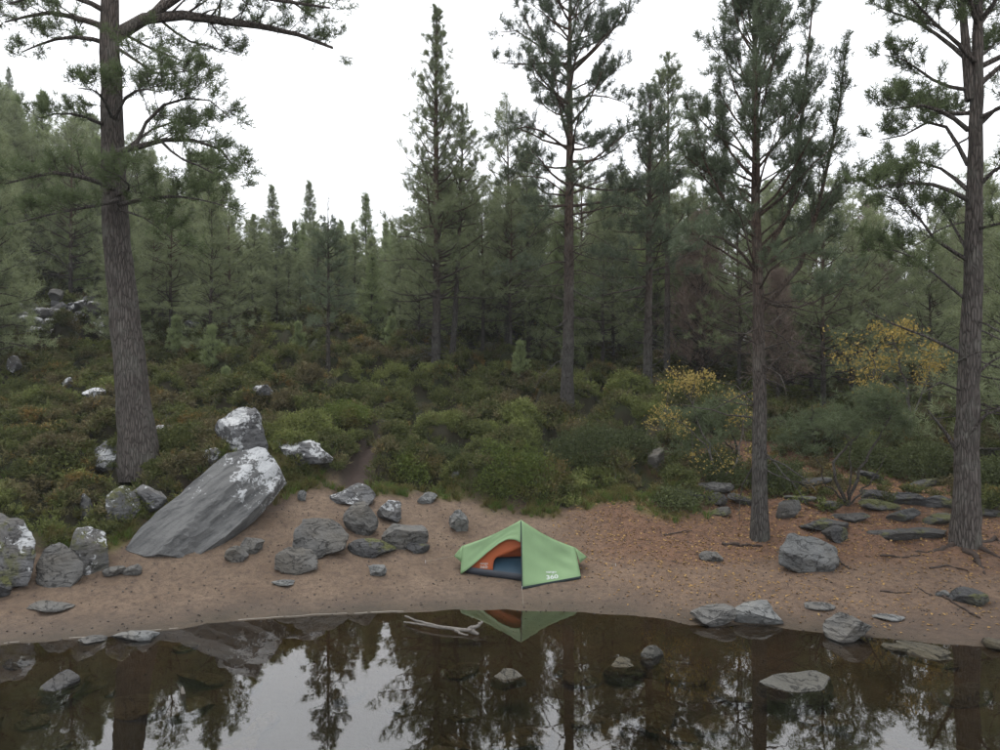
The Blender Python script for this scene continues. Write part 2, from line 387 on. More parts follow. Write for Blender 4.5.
def height(x, y):
    x = np.asarray(x, float).ravel(); y = np.asarray(y, float).ravel()
    z = base_h(x, y); beach, heath, path, litter, grass, lit = masks(x, y)
    far = 1 + sstep(20, 40, y) * 1.2
    z = z + heath * far * (.32 * noise2(x, y, 2.4, 2, 2) + 1.0 * dome(x, y) - .3) * sstep(0, .5, z) + heath * sstep(22, 45, y) * .8 * noise2(x, y, 5, 3, 2)
    z = z + (1 - heath) * .026 * noise2(x, y, .42, 4, 3) * sstep(.02, .15, np.abs(z)) + lit * (.12 * noise2(x, y, .9, 31, 2) + .10 * sstep(-.1, .1, noise2(x * .5, y, .7, 33, 2)))
    z = z + .009 * noise2(x, y, .35, 44, 2) * (1 - sstep(.05, .2, np.abs(z)))
    z = z - path * .12 * sstep(.4, .9, z)
    z = z + sstep(.04, .2, -z) * .06 * noise2(x, y, .9, 41, 2)
    return z
def hz(x, y): return float(height([x], [y])[0])
def hit(px, py, y0=8., y1=120.):
    """where the sight line of a picture point meets the ground (for laying the place out)"""
    Y = np.arange(y0, y1, .05); X = (px - 500) / F * Y; Z = CAM_H - (py - 375) / F * Y
    g = height(X, Y); k = np.argmax(Z < g) if (Z < g).any() else len(Y) - 1
    return X[k], Y[k], g[k]

def axis(lo, a, step, b, hi, grow=1.06, glo=None):
    core = list(np.arange(a, b + 1e-6, step)); s = step; v = a; L = []
    while v > lo: s *= glo or grow; v -= s; L.append(v)
    s = step; v = core[-1]; Rr = []
    while v < hi: s *= grow; v += s; Rr.append(v)
    return np.array(L[::-1] + core + Rr)
gx = axis(-420, -13, .12, 13, 420); gy = axis(-300, 6, .12, 24, 520, 1.035, 1.2)
GX, GY = np.meshgrid(gx, gy); gz = height(GX, GY); bm_ = masks(GX, GY)
nx, ny = len(gx), len(gy); ii = (np.arange(ny - 1)[:, None] * nx + np.arange(nx - 1)[None]).ravel()
me = mesh_np('ground', np.stack([GX.ravel(), GY.ravel(), gz], 1), [np.stack([ii, ii + 1, ii + nx + 1, ii + nx], 1)], True, M['ground'],
             dict(beach=bm_[0], heath=bm_[1], path=bm_[2], litter=bm_[3], grass=bm_[4]))
tag(obj('ground', me), kind='structure')

# water: one sheet; it only shows where the ground dips below it
wy = np.array([-290., 0, 6, 8, 10, 12.2]); wx = np.linspace(-400, 400, 41); WX, WY = np.meshgrid(wx, wy)
ii = (np.arange(5)[:, None] * 41 + np.arange(40)[None]).ravel()
tag(obj('water', mesh_np('water', np.stack([WX.ravel(), WY.ravel(), 0 * WX.ravel()], 1), [np.stack([ii, ii + 1, ii + 42, ii + 41], 1)], True, M['water'])), kind='structure')

# ------------------------------------------------------------------ foliage
def needle_tuft(n, length, width, spread, seed, axis_len=.5):
    r = np.random.default_rng(seed); t = r.random(n) * axis_len; a = r.random(n) * 2 * np.pi; s = spread * (.6 + .6 * r.random(n)) * (1 - .35 * t / max(axis_len, .01))
    d = np.stack([np.sin(s) * np.cos(a), np.sin(s) * np.sin(a), np.cos(s)], 1)
    b = np.stack([0 * t, 0 * t, t], 1) * length; side = np.cross(d, r.normal(size=(n, 3))); side /= np.linalg.norm(side, axis=1)[:, None]
    L = length * (.6 + .5 * r.random(n))[:, None]
    return np.stack([b - side * width / 2, b + side * width / 2, b + d * L], 1)
def leaf_tuft(n, size, rad, seed):
    r = np.random.default_rng(seed); c = r.normal(size=(n, 3)) * rad; u = r.normal(size=(n, 3)); u /= np.linalg.norm(u, axis=1)[:, None]
    v = np.cross(u, r.normal(size=(n, 3))); v /= np.linalg.norm(v, axis=1)[:, None]; s = size * (.6 + .8 * r.random((n, 1)))
    t1 = np.stack([c - u * s, c + v * s * .55, c + u * s], 1); t2 = np.stack([c - u * s, c + u * s, c - v * s * .55], 1)
    return np.concatenate([t1, t2])
TUFT = {'pine': [needle_tuft(13, .13, .010, 1.15, k, .9) for k in range(4)],
        'pine_far': [needle_tuft(12, .22, .017, 1.15, 10 + k, .9) for k in range(4)],
        'spruce': [needle_tuft(10, .21, .016, 1.0, 30 + k, 1.2) for k in range(4)],
        'soft': [needle_tuft(22, .15, .011, 1.1, 20 + k, 1.2) for k in range(4)],
        'twig': [needle_tuft(6, .32, .014, .6, 40 + k, 1.) for k in range(4)],
        'leaf': [leaf_tuft(4, .028, .09, 50 + k) for k in range(4)]}
def tuft_mesh(name, pos, dirs, size, kind, mat, rng):
    pos = np.asarray(pos, float); d = np.asarray(dirs, float); size = np.asarray(size, float)
    d = d / (np.linalg.norm(d, axis=1)[:, None] + 1e-9)
    x = np.cross(d, rng.normal(size=d.shape)); x /= np.linalg.norm(x, axis=1)[:, None] + 1e-9; y = np.cross(d, x)
    Rm = np.stack([x, y, d], 1)                                  # rows are the axes
    pick = rng.integers(0, 4, len(pos)); Vs = []; Ts = []; tint = rng.random(len(pos))
    for k in range(4):
        m = pick == k
        if not m.any(): continue
        T = TUFT[kind][k].reshape(-1, 3)
        V = np.einsum('vj,mjk->mvk', T, Rm[m]) * size[m][:, None, None] + pos[m][:, None]
        Vs.append(V.reshape(-1, 3)); Ts.append(np.repeat(tint[m], len(T)))
    V = np.concatenate(Vs); Fc = np.arange(len(V)).reshape(-1, 3)
    return mesh_np(name, V, [Fc], False, mat, dict(tint=np.concatenate(Ts)))

def unit(v): return v / (np.linalg.norm(v) + 1e-9)
def arc(p0, az, el, L, n, turn, rng, jit=.12):
    P = [np.array(p0, float)]; 
    for k in range(n):
        el += turn / n + rng.normal() * jit; az += rng.normal() * jit
        P.append(P[-1] + L / n * np.array([math.cos(el) * math.cos(az), math.cos(el) * math.sin(az), math.sin(el)]))
    return np.array(P)
def resample(P, n):
    s = np.concatenate([[0], np.cumsum(np.linalg.norm(np.diff(P, axis=0), axis=1))]); t = np.linspace(0, s[-1], n)
    return np.stack([np.interp(t, s, P[:, k]) for k in range(3)], 1)

def grow_branch(P, r0, sp, rng, wood, tufts, fol=True):
    """a primary branch: its wood with side branches goes to `wood`, shoots to `tufts`"""
    L = np.linalg.norm(np.diff(P, axis=0), axis=1).sum(); n = len(P)
    wood.tube(P, np.linspace(r0, max(.006, r0 * .22), n), 6 if r0 > .03 else 5)
    if not fol and rng.random() < .5: return
    ns = max(3, int(L / sp['sec_gap'])); s0 = sp['fol_start'] if fol else .4
    Pn = resample(P, 24); side = 1; kl = min(1, .2 + .65 * L); ks = min(1, .5 + .45 * L)
    for s in np.linspace(s0, 1, ns):
        k = min(23, int(s * 23)); p = Pn[k]; t = unit(Pn[min(23, k + 1)] - Pn[max(0, k - 1)])
        az = math.atan2(t[1], t[0]); el = math.asin(np.clip(t[2], -1, 1)); side = -side
        l2 = sp['sec_len'] * L ** .5 * (1.15 - .75 * s) * (.6 + .7 * rng.random())
        a2 = az + side * (.55 + .5 * rng.random()) * (1 - .6 * (s > .96)); e2 = el * .5 + sp['lift'] + rng.normal() * .3
        Q = arc(p, a2, e2, l2, 4, .35, rng, .16)
        rr = max(.005, r0 * .35 * (1.1 - s)); wood.tube(Q, np.linspace(rr, .004, 5), 4, False)
        if not fol: continue
        for j in range(2, 5):
            for q in range(sp['twigs'] + (j == 4)):
                d0 = unit(Q[j] - Q[j - 1]); v = unit(d0 + rng.normal(size=3) * .55 + np.array([0, 0, sp['twig_up']]))
                l3 = sp['twig_len'] * kl * (.35 + .8 * rng.random()); p3 = Q[j - 1] + (Q[j] - Q[j - 1]) * (.4 + .6 * rng.random()); e3 = p3 + v * l3
                if rng.random() < .6: wood.tube(np.stack([p3, e3]), [.006, .003], 3, False)
                for m in range(sp['nt']):
                    u = (m + .6 + .4 * rng.random()) / sp['nt']
                    tufts.append((p3 + v * l3 * u, unit(v + rng.normal(size=3) * .4 + np.array([0, 0, .25])), sp['tsize'] * ks * (.75 + .5 * rng.random())))
        tufts.append((Q[-1], unit(Q[-1] - Q[-2]), sp['tsize'] * ks))

DEF = dict(sec_gap=.22, fol_start=.35, sec_len=.42, lift=.25, twigs=2, twig_up=.35, twig_len=.22, nt=3, tsize=1., kind='pine', mat='pine_near', bark='bark_pine',
           gap=.45, per=4, el0=0., el1=.9, turn=.35, dead=0, top=True, flare=.35, sides=14, jit=.10, brad=.045)
def make_pine(name, trunk, r0, H, h0, prof, seed, extra=(), split=True, hmax=None, **kw):
    """trunk: local points; prof(t) = branch length at t (0 = crown base, 1 = tip); extra = hand-set limbs [(pts, radius, foliage)]"""
    sp = dict(DEF); sp.update(kw); rng = np.random.default_rng(seed)
    root = bpy.data.objects.new(name, None); COL.objects.link(root); root.empty_display_size = .5
    T = resample(np.array(trunk, float), 44); T[1:-1, :2] += np.cumsum(rng.normal(size=(42, 2)) * r0 * .03, axis=0)
    t = np.linspace(0, 1, 44); rad = r0 * ((1 - t) ** .75 * .93 + .03) * (1 + sp['flare'] * np.exp(-T[:, 2] / (r0 * 2.2)))
    w = MB(); T0 = T.copy(); T0[0, 2] -= .35; w.tube(T0, rad, sp['sides'], True, .035, rng)
    obj('trunk', w.mesh('trunk', M[sp['bark']]), root)
    tufts = []; brs = []; allw = MB()
    def emit(P, r, fol=True):
        w = MB() if split else allw
        grow_branch(P, r, sp, rng, w, tufts, fol)
        if split: brs.append(w)
    def on_trunk(z):
        k = np.searchsorted(T[:, 2], z); k = min(max(k, 1), 43); u = (z - T[k - 1, 2]) / (T[k, 2] - T[k - 1, 2] + 1e-9)
        return T[k - 1] + (T[k] - T[k - 1]) * np.clip(u, 0, 1), rad[k]
    for P, r, fol in extra: emit(resample(np.array(P, float), max(6, len(P))), r, fol)
    z = h0; az = rng.random() * 6.28
    while z < H - .25:
        tt = (z - h0) / (H - h0); per = sp['per'] if rng.random() < .7 else sp['per'] - 1
        for b in range(per):
            az += 2 * math.pi / per + rng.normal() * .35
            L = prof(tt) * (.65 + .5 * rng.random())
            if L < .12: continue
            el = sp['el0'] + (sp['el1'] - sp['el0']) * tt + rng.normal() * .12
            p, rt = on_trunk(z + rng.normal() * sp['gap'] * .25)
            P = arc(p, az, el, L, 7, sp['turn'], rng, sp['jit'])
            emit(P, min(rt * .6, sp['brad'] * (.4 + .3 * L)), True)
        z += sp['gap'] * (.75 + .5 * rng.random()) * (1 - .35 * tt); az += .7
    for k in range(sp['dead']):
        zd = h0 * (.25 + .75 * rng.random()); p, rt = on_trunk(zd)
        emit(arc(p, rng.random() * 6.28, -.1 + rng.normal() * .25, (.5 + rng.random()) * prof(0) * .55, 6, -.1, rng, .18), .022, False)
    if sp['top']:
        for k in range(10): tufts.append((T[-1] - np.array([0, 0, .08 * k]), unit(rng.normal(size=3) * .4 + np.array([0, 0, 1])), sp['tsize'] * .6))
    if split:
        for w in brs: obj('branch', w.mesh('branch', M[sp['bark']]), root)
    else: obj('branches', allw.mesh('branches', M[sp['bark']]), root)
    P, D, Z = zip(*tufts)
    obj('crown', tuft_mesh('crown', P, D, Z, sp['kind'], M[sp['mat']], rng), root)
    root['n_tufts'] = len(P); del root['n_tufts']
    return root

#=== SCENE PARTS ===

# ------------------------------------------------------------------ the main trees
def base_at(px, Y):
    x = (px - 500) / F * Y; return np.array([x, Y, hz(x, Y)])
def loc_pts(pts, base): return [at(*p) - base for p in pts]

# the old pine by the boulders
b0 = base_at(140, 16.0); Yt = 16.0
def lp(*pts): return [at(px, py, Yt + dy) - b0 for px, py, dy in pts]
tr = [np.zeros(3)] + lp((133, 400, 0), (124, 330, 0), (117, 250, 0), (114, 170, 0), (112, 100, 0), (110, 0, 0), (108, -120, .1), (110, -260, .2))
limbs = [(lp((112, 38, 0), (135, 22, .1), (165, 12, .3), (200, 18, .5), (255, 25, .8), (300, 35, 1.0), (333, 48, 1.1)), .15, True),
         (lp((150, 16, .2), (180, -6, .2), (230, -8, 0), (290, 2, -.3), (330, 8, -.6)), .10, True),
         (lp((152, 15, .2), (172, -8, .6), (210, -22, 1), (270, -14, 1.4), (315, 18, 1.6)), .09, True),
         (lp((113, 28, 0), (150, 48, .5), (185, 62, .9), (205, 70, 1.1)), .04, True),
         (lp((113, 45, 0), (135, 60, -.3), (160, 76, -.7), (190, 70, -1.1)), .045, True),
         (lp((160, 20, .3), (185, 40, .8), (215, 48, 1.2), (240, 55, 1.5)), .035, True),
         (lp((112, 30, 0), (80, 18, .3), (45, 12, .6), (5, 22, .9)), .09, True),
         (lp((112, 45, 0), (82, 36, -.3), (50, 40, -.7), (22, 52, -1.0)), .06, True),
         (lp((112, 15, 0), (85, 0, -.4), (50, -10, -.9), (10, 4, -1.4)), .07, True),
         (lp((116, 152, -.2), (128, 150, -.4), (160, 140, -.6), (195, 140, -.7), (222, 150, -.8), (238, 172, -.9)), .075, True),
         (lp((135, 148, -.4), (148, 118, -.5), (170, 100, -.7), (205, 96, -.9), (230, 118, -1.0)), .045, True),
         (lp((160, 140, -.6), (178, 158, -.9), (205, 168, -1.2), (232, 185, -1.4)), .035, True),
         (lp((125, 150, -.2), (150, 130, .4), (185, 118, .8), (215, 128, 1.1)), .04, True),
         (lp((113, 130, 0), (90, 118, -.5), (62, 112, -.9), (40, 118, -1.2)), .05, True),
         (lp((112, 118, -.2), (104, 100, -.9), (96, 90, -1.4), (78, 88, -1.8)), .045, True),
         (lp((114, 120, -.2), (125, 98, -.8), (140, 88, -1.2), (160, 92, -1.5)), .045, True),
         (lp((116, 190, -.2), (90, 178, -.9), (50, 172, -1.5), (5, 184, -2)), .07, True),
         (lp((118, 200, -.2), (100, 205, -1.0), (60, 212, -1.6), (20, 222, -2)), .05, True),
         (lp((118, 205, -.2), (150, 198, -.6), (185, 196, -1.0), (222, 205, -1.3)), .055, True),
         (lp((118, 210, -.2), (140, 215, -.5), (165, 232, -.8), (180, 250, -1)), .03, True),
         (lp((118, 195, -.2), (132, 188, -1.0), (120, 176, -1.6), (105, 170, -2)), .035, True)]
t = make_pine('pine_tree', tr, .385, 18.6, 13.2, lambda u: 4.2 * (1 - u) ** .6 + .4, 11, limbs, sec_gap=.17, sec_len=.5, tsize=1.15, gap=.8, per=3, el0=.1, el1=.7,
              bark='bark_old', flare=.28, sides=22, kind='pine', twigs=3, nt=2, fol_start=.3, top=False, mat='pine_near')
t.location = b0; tag(t, 'huge old pine with thick grey leaning trunk beside a lichen boulder', 'tree')

# the narrow twin pines on the heather slope
b = base_at(436, 28); H = at(436, 8, 28)[2] - b[2]
t = make_pine('pine_tree', [(0, 0, 0), (.02, 0, 5), (-.05, 0, 10), (0, 0, H)], .20, H, 3.6, lambda u: 2.5 * (1 - u) ** .85 + .06, 22, gap=.48, per=5, el0=-.05, el1=1.0, sec_gap=.3, sec_len=.42,
              dead=34, twigs=1, nt=3, tsize=1.3, mat='pine_back', twig_len=.3, fol_start=.25)
t.location = b; tag(t, 'tall slim pine with narrow pointed crown on the heather slope', 'tree')
b = base_at(452, 28.6); H = at(463, 105, 28.6)[2] - b[2]
t = make_pine('pine_tree', [(0, 0, 0), (.25, 0, 4), (.4, 0, 8), (.45, 0, H)], .13, H, 5.5, lambda u: 1.5 * (1 - u) ** .8 + .12, 23, gap=.38, per=4, el0=0, el1=1.0, sec_gap=.3, dead=24, twigs=1, nt=3, tsize=1.3, mat='pine_back', twig_len=.3)
t.location = b; tag(t, 'thin leaning pine close against the narrow pointed pine', 'tree')

# the open-crowned pine straight behind the tent
b = base_at(567, 23); H = at(570, -70, 23)[2] - b[2]
def l2(*pts): return [at(px, py, 23 + dy) - b for px, py, dy in pts]
limbs = [(l2((569, 70, 0), (545, 50, .3), (515, 30, .6), (500, 32, .8)), .05, True), (l2((569, 75, 0), (595, 50, -.2), (622, 20, -.5), (632, 8, -.6)), .05, True),
         (l2((569, 100, 0), (590, 95, .3), (615, 98, .6), (634, 108, .8)), .04, True), (l2((568, 150, 0), (545, 132, -.3), (520, 125, -.6), (498, 138, -.8)), .045, True),
         (l2((568, 175, 0), (600, 155, .2), (630, 130, .4), (645, 128, .5)), .05, True), (l2((568, 195, 0), (545, 178, .3), (520, 175, .5), (505, 185, .7)), .035, True),
         (l2((568, 205, 0), (550, 208, -.8), (540, 220, -1.4), (530, 238, -1.8)), .045, True), (l2((568, 215, 0), (590, 212, -.6), (612, 205, -1), (630, 208, -1.3)), .04, True),
         (l2((568, 262, 0), (550, 262, -.5), (530, 272, -.9), (505, 275, -1.1)), .03, True), (l2((568, 250, 0), (590, 258, .4), (612, 262, .8)), .03, True)]
t = make_pine('pine_tree', [(0, 0, 0), (.03, 0, 4), (.06, 0, 9), (.1, 0, H)], .215, H, 6.6, lambda u: 2.6 * (1 - u) ** .35 + .2, 31, limbs, gap=.62, per=4, el0=.05, el1=.75, sec_gap=.26, sec_len=.42,
              dead=30, twigs=2, nt=3, tsize=1.15, mat='pine_grey', twig_len=.28, fol_start=.42)
t.location = b; tag(t, 'tall open crowned pine rising on the slope straight behind the tent', 'tree')

# two pines right of it
b = base_at(648, 25); H = at(652, 85, 25)[2] - b[2]
t = make_pine('pine_tree', [(0, 0, 0), (.05, 0, 5), (.12, 0, H)], .19, H, 4.6, lambda u: 1.9 * (1 - u) ** .6 + .15, 41, gap=.45, per=4, el0=0, el1=.95, sec_gap=.28, dead=28, twigs=2, nt=2, tsize=1.25, mat='pine_grey', twig_len=.28)
t.location = b; tag(t, 'dark straight pine with its trunk foot beside yellow birch leaves', 'tree')
b = base_at(667, 29); H = at(669, 62, 29)[2] - b[2]
t = make_pine('pine_tree', [(0, 0, 0), (0, 0, 6), (.05, 0, H)], .15, H, 6.5, lambda u: 1.7 * (1 - u) ** .6 + .15, 42, gap=.5, per=4, el0=0, el1=.95, sec_gap=.3, dead=20, twigs=2, nt=2, tsize=1.35, mat='pine_back', twig_len=.28)
t.location = b; tag(t, 'slender reddish pine just behind the dark straight pine', 'tree')

# the pine on the beach, with long arching side stems
b = base_at(760, 14.5); H = at(757, -60, 14.5)[2] - b[2]
def l3(*pts): return [at(px, py, 14.5 + dy) - b for px, py, dy in pts]
limbs = [(l3((762, 310, 0), (790, 285, -.1), (808, 250, -.1), (822, 190, 0), (838, 120, .2), (845, 55, .3)), .06, True),
         (l3((760, 265, 0), (782, 235, .2), (795, 190, .3), (803, 110, .5), (812, 10, .6), (816, -30, .6)), .055, True),
         (l3((758, 275, 0), (740, 250, -.3), (725, 238, -.6), (700, 235, -.9), (690, 245, -1.1)), .04, True),
         (l3((757, 180, 0), (735, 160, .1), (718, 130, .2), (700, 110, .3)), .04, True),
         (l3((757, 200, 0), (735, 185, -.3), (710, 175, -.5), (690, 160, -.7)), .035, True),
         (l3((760, 215, 0), (785, 195, -.5), (812, 165, -.9), (830, 150, -1.1)), .035, True),
         (l3((760, 250, 0), (790, 240, .4), (825, 215, .8), (855, 180, 1.1)), .04, True),
         (l3((760, 300, 0), (790, 310, .6), (820, 300, 1.1), (850, 270, 1.5)), .035, True),
         (l3((759, 290, 0), (770, 270, -.8), (790, 255, -1.3), (820, 262, -1.7)), .03, True),
         (l3((761, 350, 0), (790, 340, -.4), (815, 345, -.7), (840, 352, -1)), .025, False),
         (l3((761, 362, 0), (785, 358, .3), (812, 365, .5)), .02, False), (l3((759, 330, 0), (735, 300, .3), (715, 282, .5)), .022, False),
         (l3((759, 345, 0), (740, 335, -.3), (722, 318, -.5)), .018, False), (l3((760, 380, 0), (775, 360, -.3), (800, 345, -.5), (812, 320, -.6)), .02, False)]
t = make_pine('pine_tree', [(0, 0, 0), (.0, 0, 4), (-.04, 0, 8), (-.06, 0, H)], .172, H, 5.6, lambda u: 2.25 * (1 - u) ** .6 + .15, 51, limbs, gap=.46, per=4, el0=.4, el1=1.0, sec_gap=.24, sec_len=.40,
              dead=22, twigs=2, nt=3, tsize=1.05, mat='pine_grey', twig_len=.22, fol_start=.35, lift=.4, brad=.03)
t.location = b; tag(t, 'pine with grey lichened trunk standing on the beach edge behind a flat boulder', 'tree')

# the forked pine at the right end of the beach
b = base_at(965, 13.6); H = at(975, -140, 13.6)[2] - b[2]
def l4(*pts): return [at(px, py, 13.6 + dy) - b for px, py, dy in pts]
limbs = [(l4((971, 100, 0), (966, 50, 0), (962, 0, 0), (958, -60, 0)), .11, True),
         (l4((968, 130, 0), (950, 115, -.2), (925, 105, -.4), (885, 110, -.6)), .05, True), (l4((968, 165, 0), (950, 130, .2), (935, 118, .4), (905, 135, .6), (880, 140, .7)), .05, True),
         (l4((968, 60, 0), (945, 40, .2), (915, 20, .4), (880, 8, .6)), .05, True), (l4((968, 90, 0), (940, 85, .1), (905, 60, .2), (885, 55, .3)), .04, True),
         (l4((968, 200, 0), (940, 185, -.5), (900, 182, -.9), (862, 192, -1.2)), .05, True), (l4((968, 190, 0), (945, 170, .5), (915, 160, .9), (880, 175, 1.3)), .045, True),
         (l4((967, 260, 0), (935, 240, -.3), (910, 205, -.5), (885, 195, -.6)), .04, True), (l4((967, 250, 0), (950, 220, .5), (935, 200, .9)), .035, True),
         (l4((974, 90, 0), (990, 75, .1), (1020, 50, .2), (1060, 40, .3)), .06, True), (l4((974, 130, 0), (1000, 105, -.3), (1040, 95, -.6)), .05, True),
         (l4((974, 190, 0), (1000, 165, -.5), (1035, 160, -.9)), .05, True), (l4((974, 230, 0), (1005, 222, -.8), (1040, 230, -1.2)), .04, True),
         (l4((966, 300, 0), (930, 270, -.2), (905, 250, -.3), (870, 250, -.4)), .03, True),
         (l4((958, 352, 0), (930, 338, -.2), (895, 325, -.4), (868, 312, -.5)), .035, False), (l4((955, 448, 0), (945, 432, -.2), (934, 418, -.4), (928, 410, -.4)), .05, False),
         (l4((970, 380, 0), (990, 362, -.3), (1015, 350, -.5)), .04, False), (l4((964, 440, -.2), (985, 415, -.5), (1010, 405, -.8)), .05, False),
         (l4((958, 362, 0), (975, 352, -.4), (1000, 352, -.7)), .03, False), (l4((960, 390, 0), (940, 382, -.5), (925, 392, -.8)), .025, False)]
t = make_pine('pine_tree', [(0, 0, 0), (.08, 0, 3), (.12, 0, 6), (.17, 0, 9), (.28, 0, H)], .245, H, 8.4, lambda u: 2.6 * (1 - u) ** .5 + .2, 61, limbs, gap=.6, per=3, el0=.2, el1=.8, sec_gap=.16, sec_len=.5,
              dead=5, twigs=2, nt=3, tsize=1.1, mat='pine_near', bark='bark_old', twig_len=.2, fol_start=.42, sides=20, flare=.3)
t.location = b; tag(t, 'thick forked pine with bare lower boughs at the leafy end of the beach', 'tree')

# ------------------------------------------------------------------ background trees: a few kinds, copied
def kind_tree(name, H, h0, prof, seed, **kw):
    kw.setdefault('sides', 8)
    return make_pine(name, [(0, 0, 0), (.06, 0, H * .4), (-.04, .05, H * .75), (0, 0, H)], kw.pop('r0', H * .011), H, h0, prof, seed, split=False, **kw)
far = dict(kind='pine_far', sec_gap=.5, twigs=1, nt=2, twig_len=.35, dead=8, tsize=1.15)
K = {}
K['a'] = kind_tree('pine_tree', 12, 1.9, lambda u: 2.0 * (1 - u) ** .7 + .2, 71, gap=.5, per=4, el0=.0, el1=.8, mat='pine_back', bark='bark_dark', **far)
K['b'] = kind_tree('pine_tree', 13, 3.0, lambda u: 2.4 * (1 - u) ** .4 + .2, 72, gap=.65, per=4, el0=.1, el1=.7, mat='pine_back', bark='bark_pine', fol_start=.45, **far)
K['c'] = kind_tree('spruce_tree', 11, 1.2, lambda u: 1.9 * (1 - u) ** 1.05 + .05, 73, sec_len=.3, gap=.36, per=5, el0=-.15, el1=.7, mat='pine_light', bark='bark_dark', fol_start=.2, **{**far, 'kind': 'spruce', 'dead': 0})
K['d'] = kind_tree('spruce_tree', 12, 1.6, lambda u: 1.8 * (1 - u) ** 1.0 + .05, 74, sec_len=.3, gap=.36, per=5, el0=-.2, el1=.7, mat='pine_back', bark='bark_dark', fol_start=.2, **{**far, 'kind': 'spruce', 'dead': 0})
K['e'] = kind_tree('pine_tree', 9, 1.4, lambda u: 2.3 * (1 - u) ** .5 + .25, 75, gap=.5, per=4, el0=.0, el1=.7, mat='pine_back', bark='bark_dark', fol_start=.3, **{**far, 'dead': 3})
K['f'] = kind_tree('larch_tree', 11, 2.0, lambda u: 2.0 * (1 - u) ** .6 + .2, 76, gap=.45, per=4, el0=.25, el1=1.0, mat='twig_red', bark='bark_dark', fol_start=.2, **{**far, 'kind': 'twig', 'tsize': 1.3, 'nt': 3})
LBL = {}
used = set()
def put(k, px, Y, h=None, label='', cat='tree', group=None, rz=None, sc=None, dx=0.):
    src = K[k]; H0 = {'a': 12, 'b': 13, 'c': 11, 'd': 12, 'e': 9, 'f': 11}[k]
    o = src if k not in used else copy_tree(src); used.add(k)
    x = (px - 500) / F * Y; o.location = (x, Y, hz(x, Y) - .05)
    s = (h / H0) if h else 1; w = sc or s ** .75; o.scale = (w, w, s); o.rotation_euler = (0, 0, prng.random() * 6.28 if rz is None else rz)
    tag(o, label, cat, group); return o
def top_h(px, py, Y): x = (px - 500) / F * Y; return at(px, py, Y)[2] - hz(x, Y)
prng = random.Random(5)
# single background trees one can pick out: (kind, px, Y, py of the tip, label)
for k, px, Y, ty, lab in [
    ('b', 507, 33, 112, 'bent topped pine with a clump at its tip left of the open crowned pine'),
    ('d', 330, 27, 195, None), ('d', 272, 55, 182, 'pointed dark spruce against the white sky left of a bare topped spruce'),
    ('d', 309, 62, 178, 'thin spired spruce beside the bare topped spruce'), ('c', 366, 48, 188, 'pale green young spruce just left of the narrow pointed pine'),
    ('a', 347, 52, 235, 'small dark round topped pine between two spired spruces')]:
    if lab is None: continue
    put(k, px, Y, top_h(px, ty, Y), lab)
# the bare-topped thin spruce on the heather
b = base_at(328, 25); H = at(328, 192, 25)[2] - b[2]
t = make_pine('spruce_tree', [(0, 0, 0), (.03, 0, H / 2), (0, 0, H)], .085, H, 2.6, lambda u: 1.0 * (1 - u) ** .9 * (u < .75) + .06, 77, split=False, gap=.42, sec_len=.25, per=5, el0=-.1, el1=.5, sec_gap=.3, twigs=1, nt=2, tsize=1.5, dead=14, mat='pine_grey', bark='bark_dark', twig_len=.22)
t.location = b; tag(t, 'thin spruce with bare dead tip standing in the heather', 'tree')

rnd = prng.random
def scatter(n, kinds, px0, px1, Y0, Y1, h0, h1, label, group, top=None):
    pts = []; tries = 0
    while len(pts) < n and tries < n * 40:
        tries += 1; px = px0 + rnd() * (px1 - px0); Y = Y0 + rnd() * (Y1 - Y0); x = (px - 500) / F * Y
        if all(math.hypot(x - a, Y - c) > 1.5 for a, c in pts):
            pts.append((x, Y)); k = kinds[int(rnd() * len(kinds))]; h = h0 + rnd() * (h1 - h0)
            if top:
                h = min(h, max(2.5, top_h(px, top(px) + rnd() * 45, Y)))
            lab = {'a': 'pine', 'b': 'pine', 'c': 'pale spruce', 'd': 'dark spruce', 'e': 'bushy pine', 'f': 'bare reddish larch'}[k]
            put(k, px, Y, h, label % lab, 'tree', group % lab)
for px_, Y_, h_ in ((690, 66, 8), (705, 52, 7), (716, 60, 8), (728, 48, 6.5), (742, 70, 8)): put('e', px_, Y_, h_, 'bushy pine deep in the wood beyond the reddish larches', 'tree', 'bushy pines beyond the larches')
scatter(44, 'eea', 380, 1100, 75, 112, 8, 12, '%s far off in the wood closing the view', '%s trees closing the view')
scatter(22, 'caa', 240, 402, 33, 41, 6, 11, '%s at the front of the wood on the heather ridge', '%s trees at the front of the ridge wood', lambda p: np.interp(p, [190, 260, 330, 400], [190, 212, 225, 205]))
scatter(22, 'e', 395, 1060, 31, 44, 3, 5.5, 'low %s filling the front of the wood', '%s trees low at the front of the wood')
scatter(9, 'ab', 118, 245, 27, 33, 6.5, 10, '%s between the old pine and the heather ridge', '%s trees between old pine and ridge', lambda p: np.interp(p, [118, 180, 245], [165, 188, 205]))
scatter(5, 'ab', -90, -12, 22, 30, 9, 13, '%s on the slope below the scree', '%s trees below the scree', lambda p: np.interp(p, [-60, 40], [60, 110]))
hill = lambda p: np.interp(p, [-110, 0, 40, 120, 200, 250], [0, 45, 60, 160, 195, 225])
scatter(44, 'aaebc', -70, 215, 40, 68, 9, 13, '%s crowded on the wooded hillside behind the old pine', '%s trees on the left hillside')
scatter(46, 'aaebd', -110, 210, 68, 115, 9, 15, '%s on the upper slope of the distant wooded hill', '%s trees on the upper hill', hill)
scatter(46, 'ccdac', 185, 410, 40, 75, 11, 15, '%s in the hazy wood beyond the heather ridge', '%s trees beyond the ridge', lambda p: np.interp(p, [190, 240, 300, 400], [195, 205, 215, 215]))
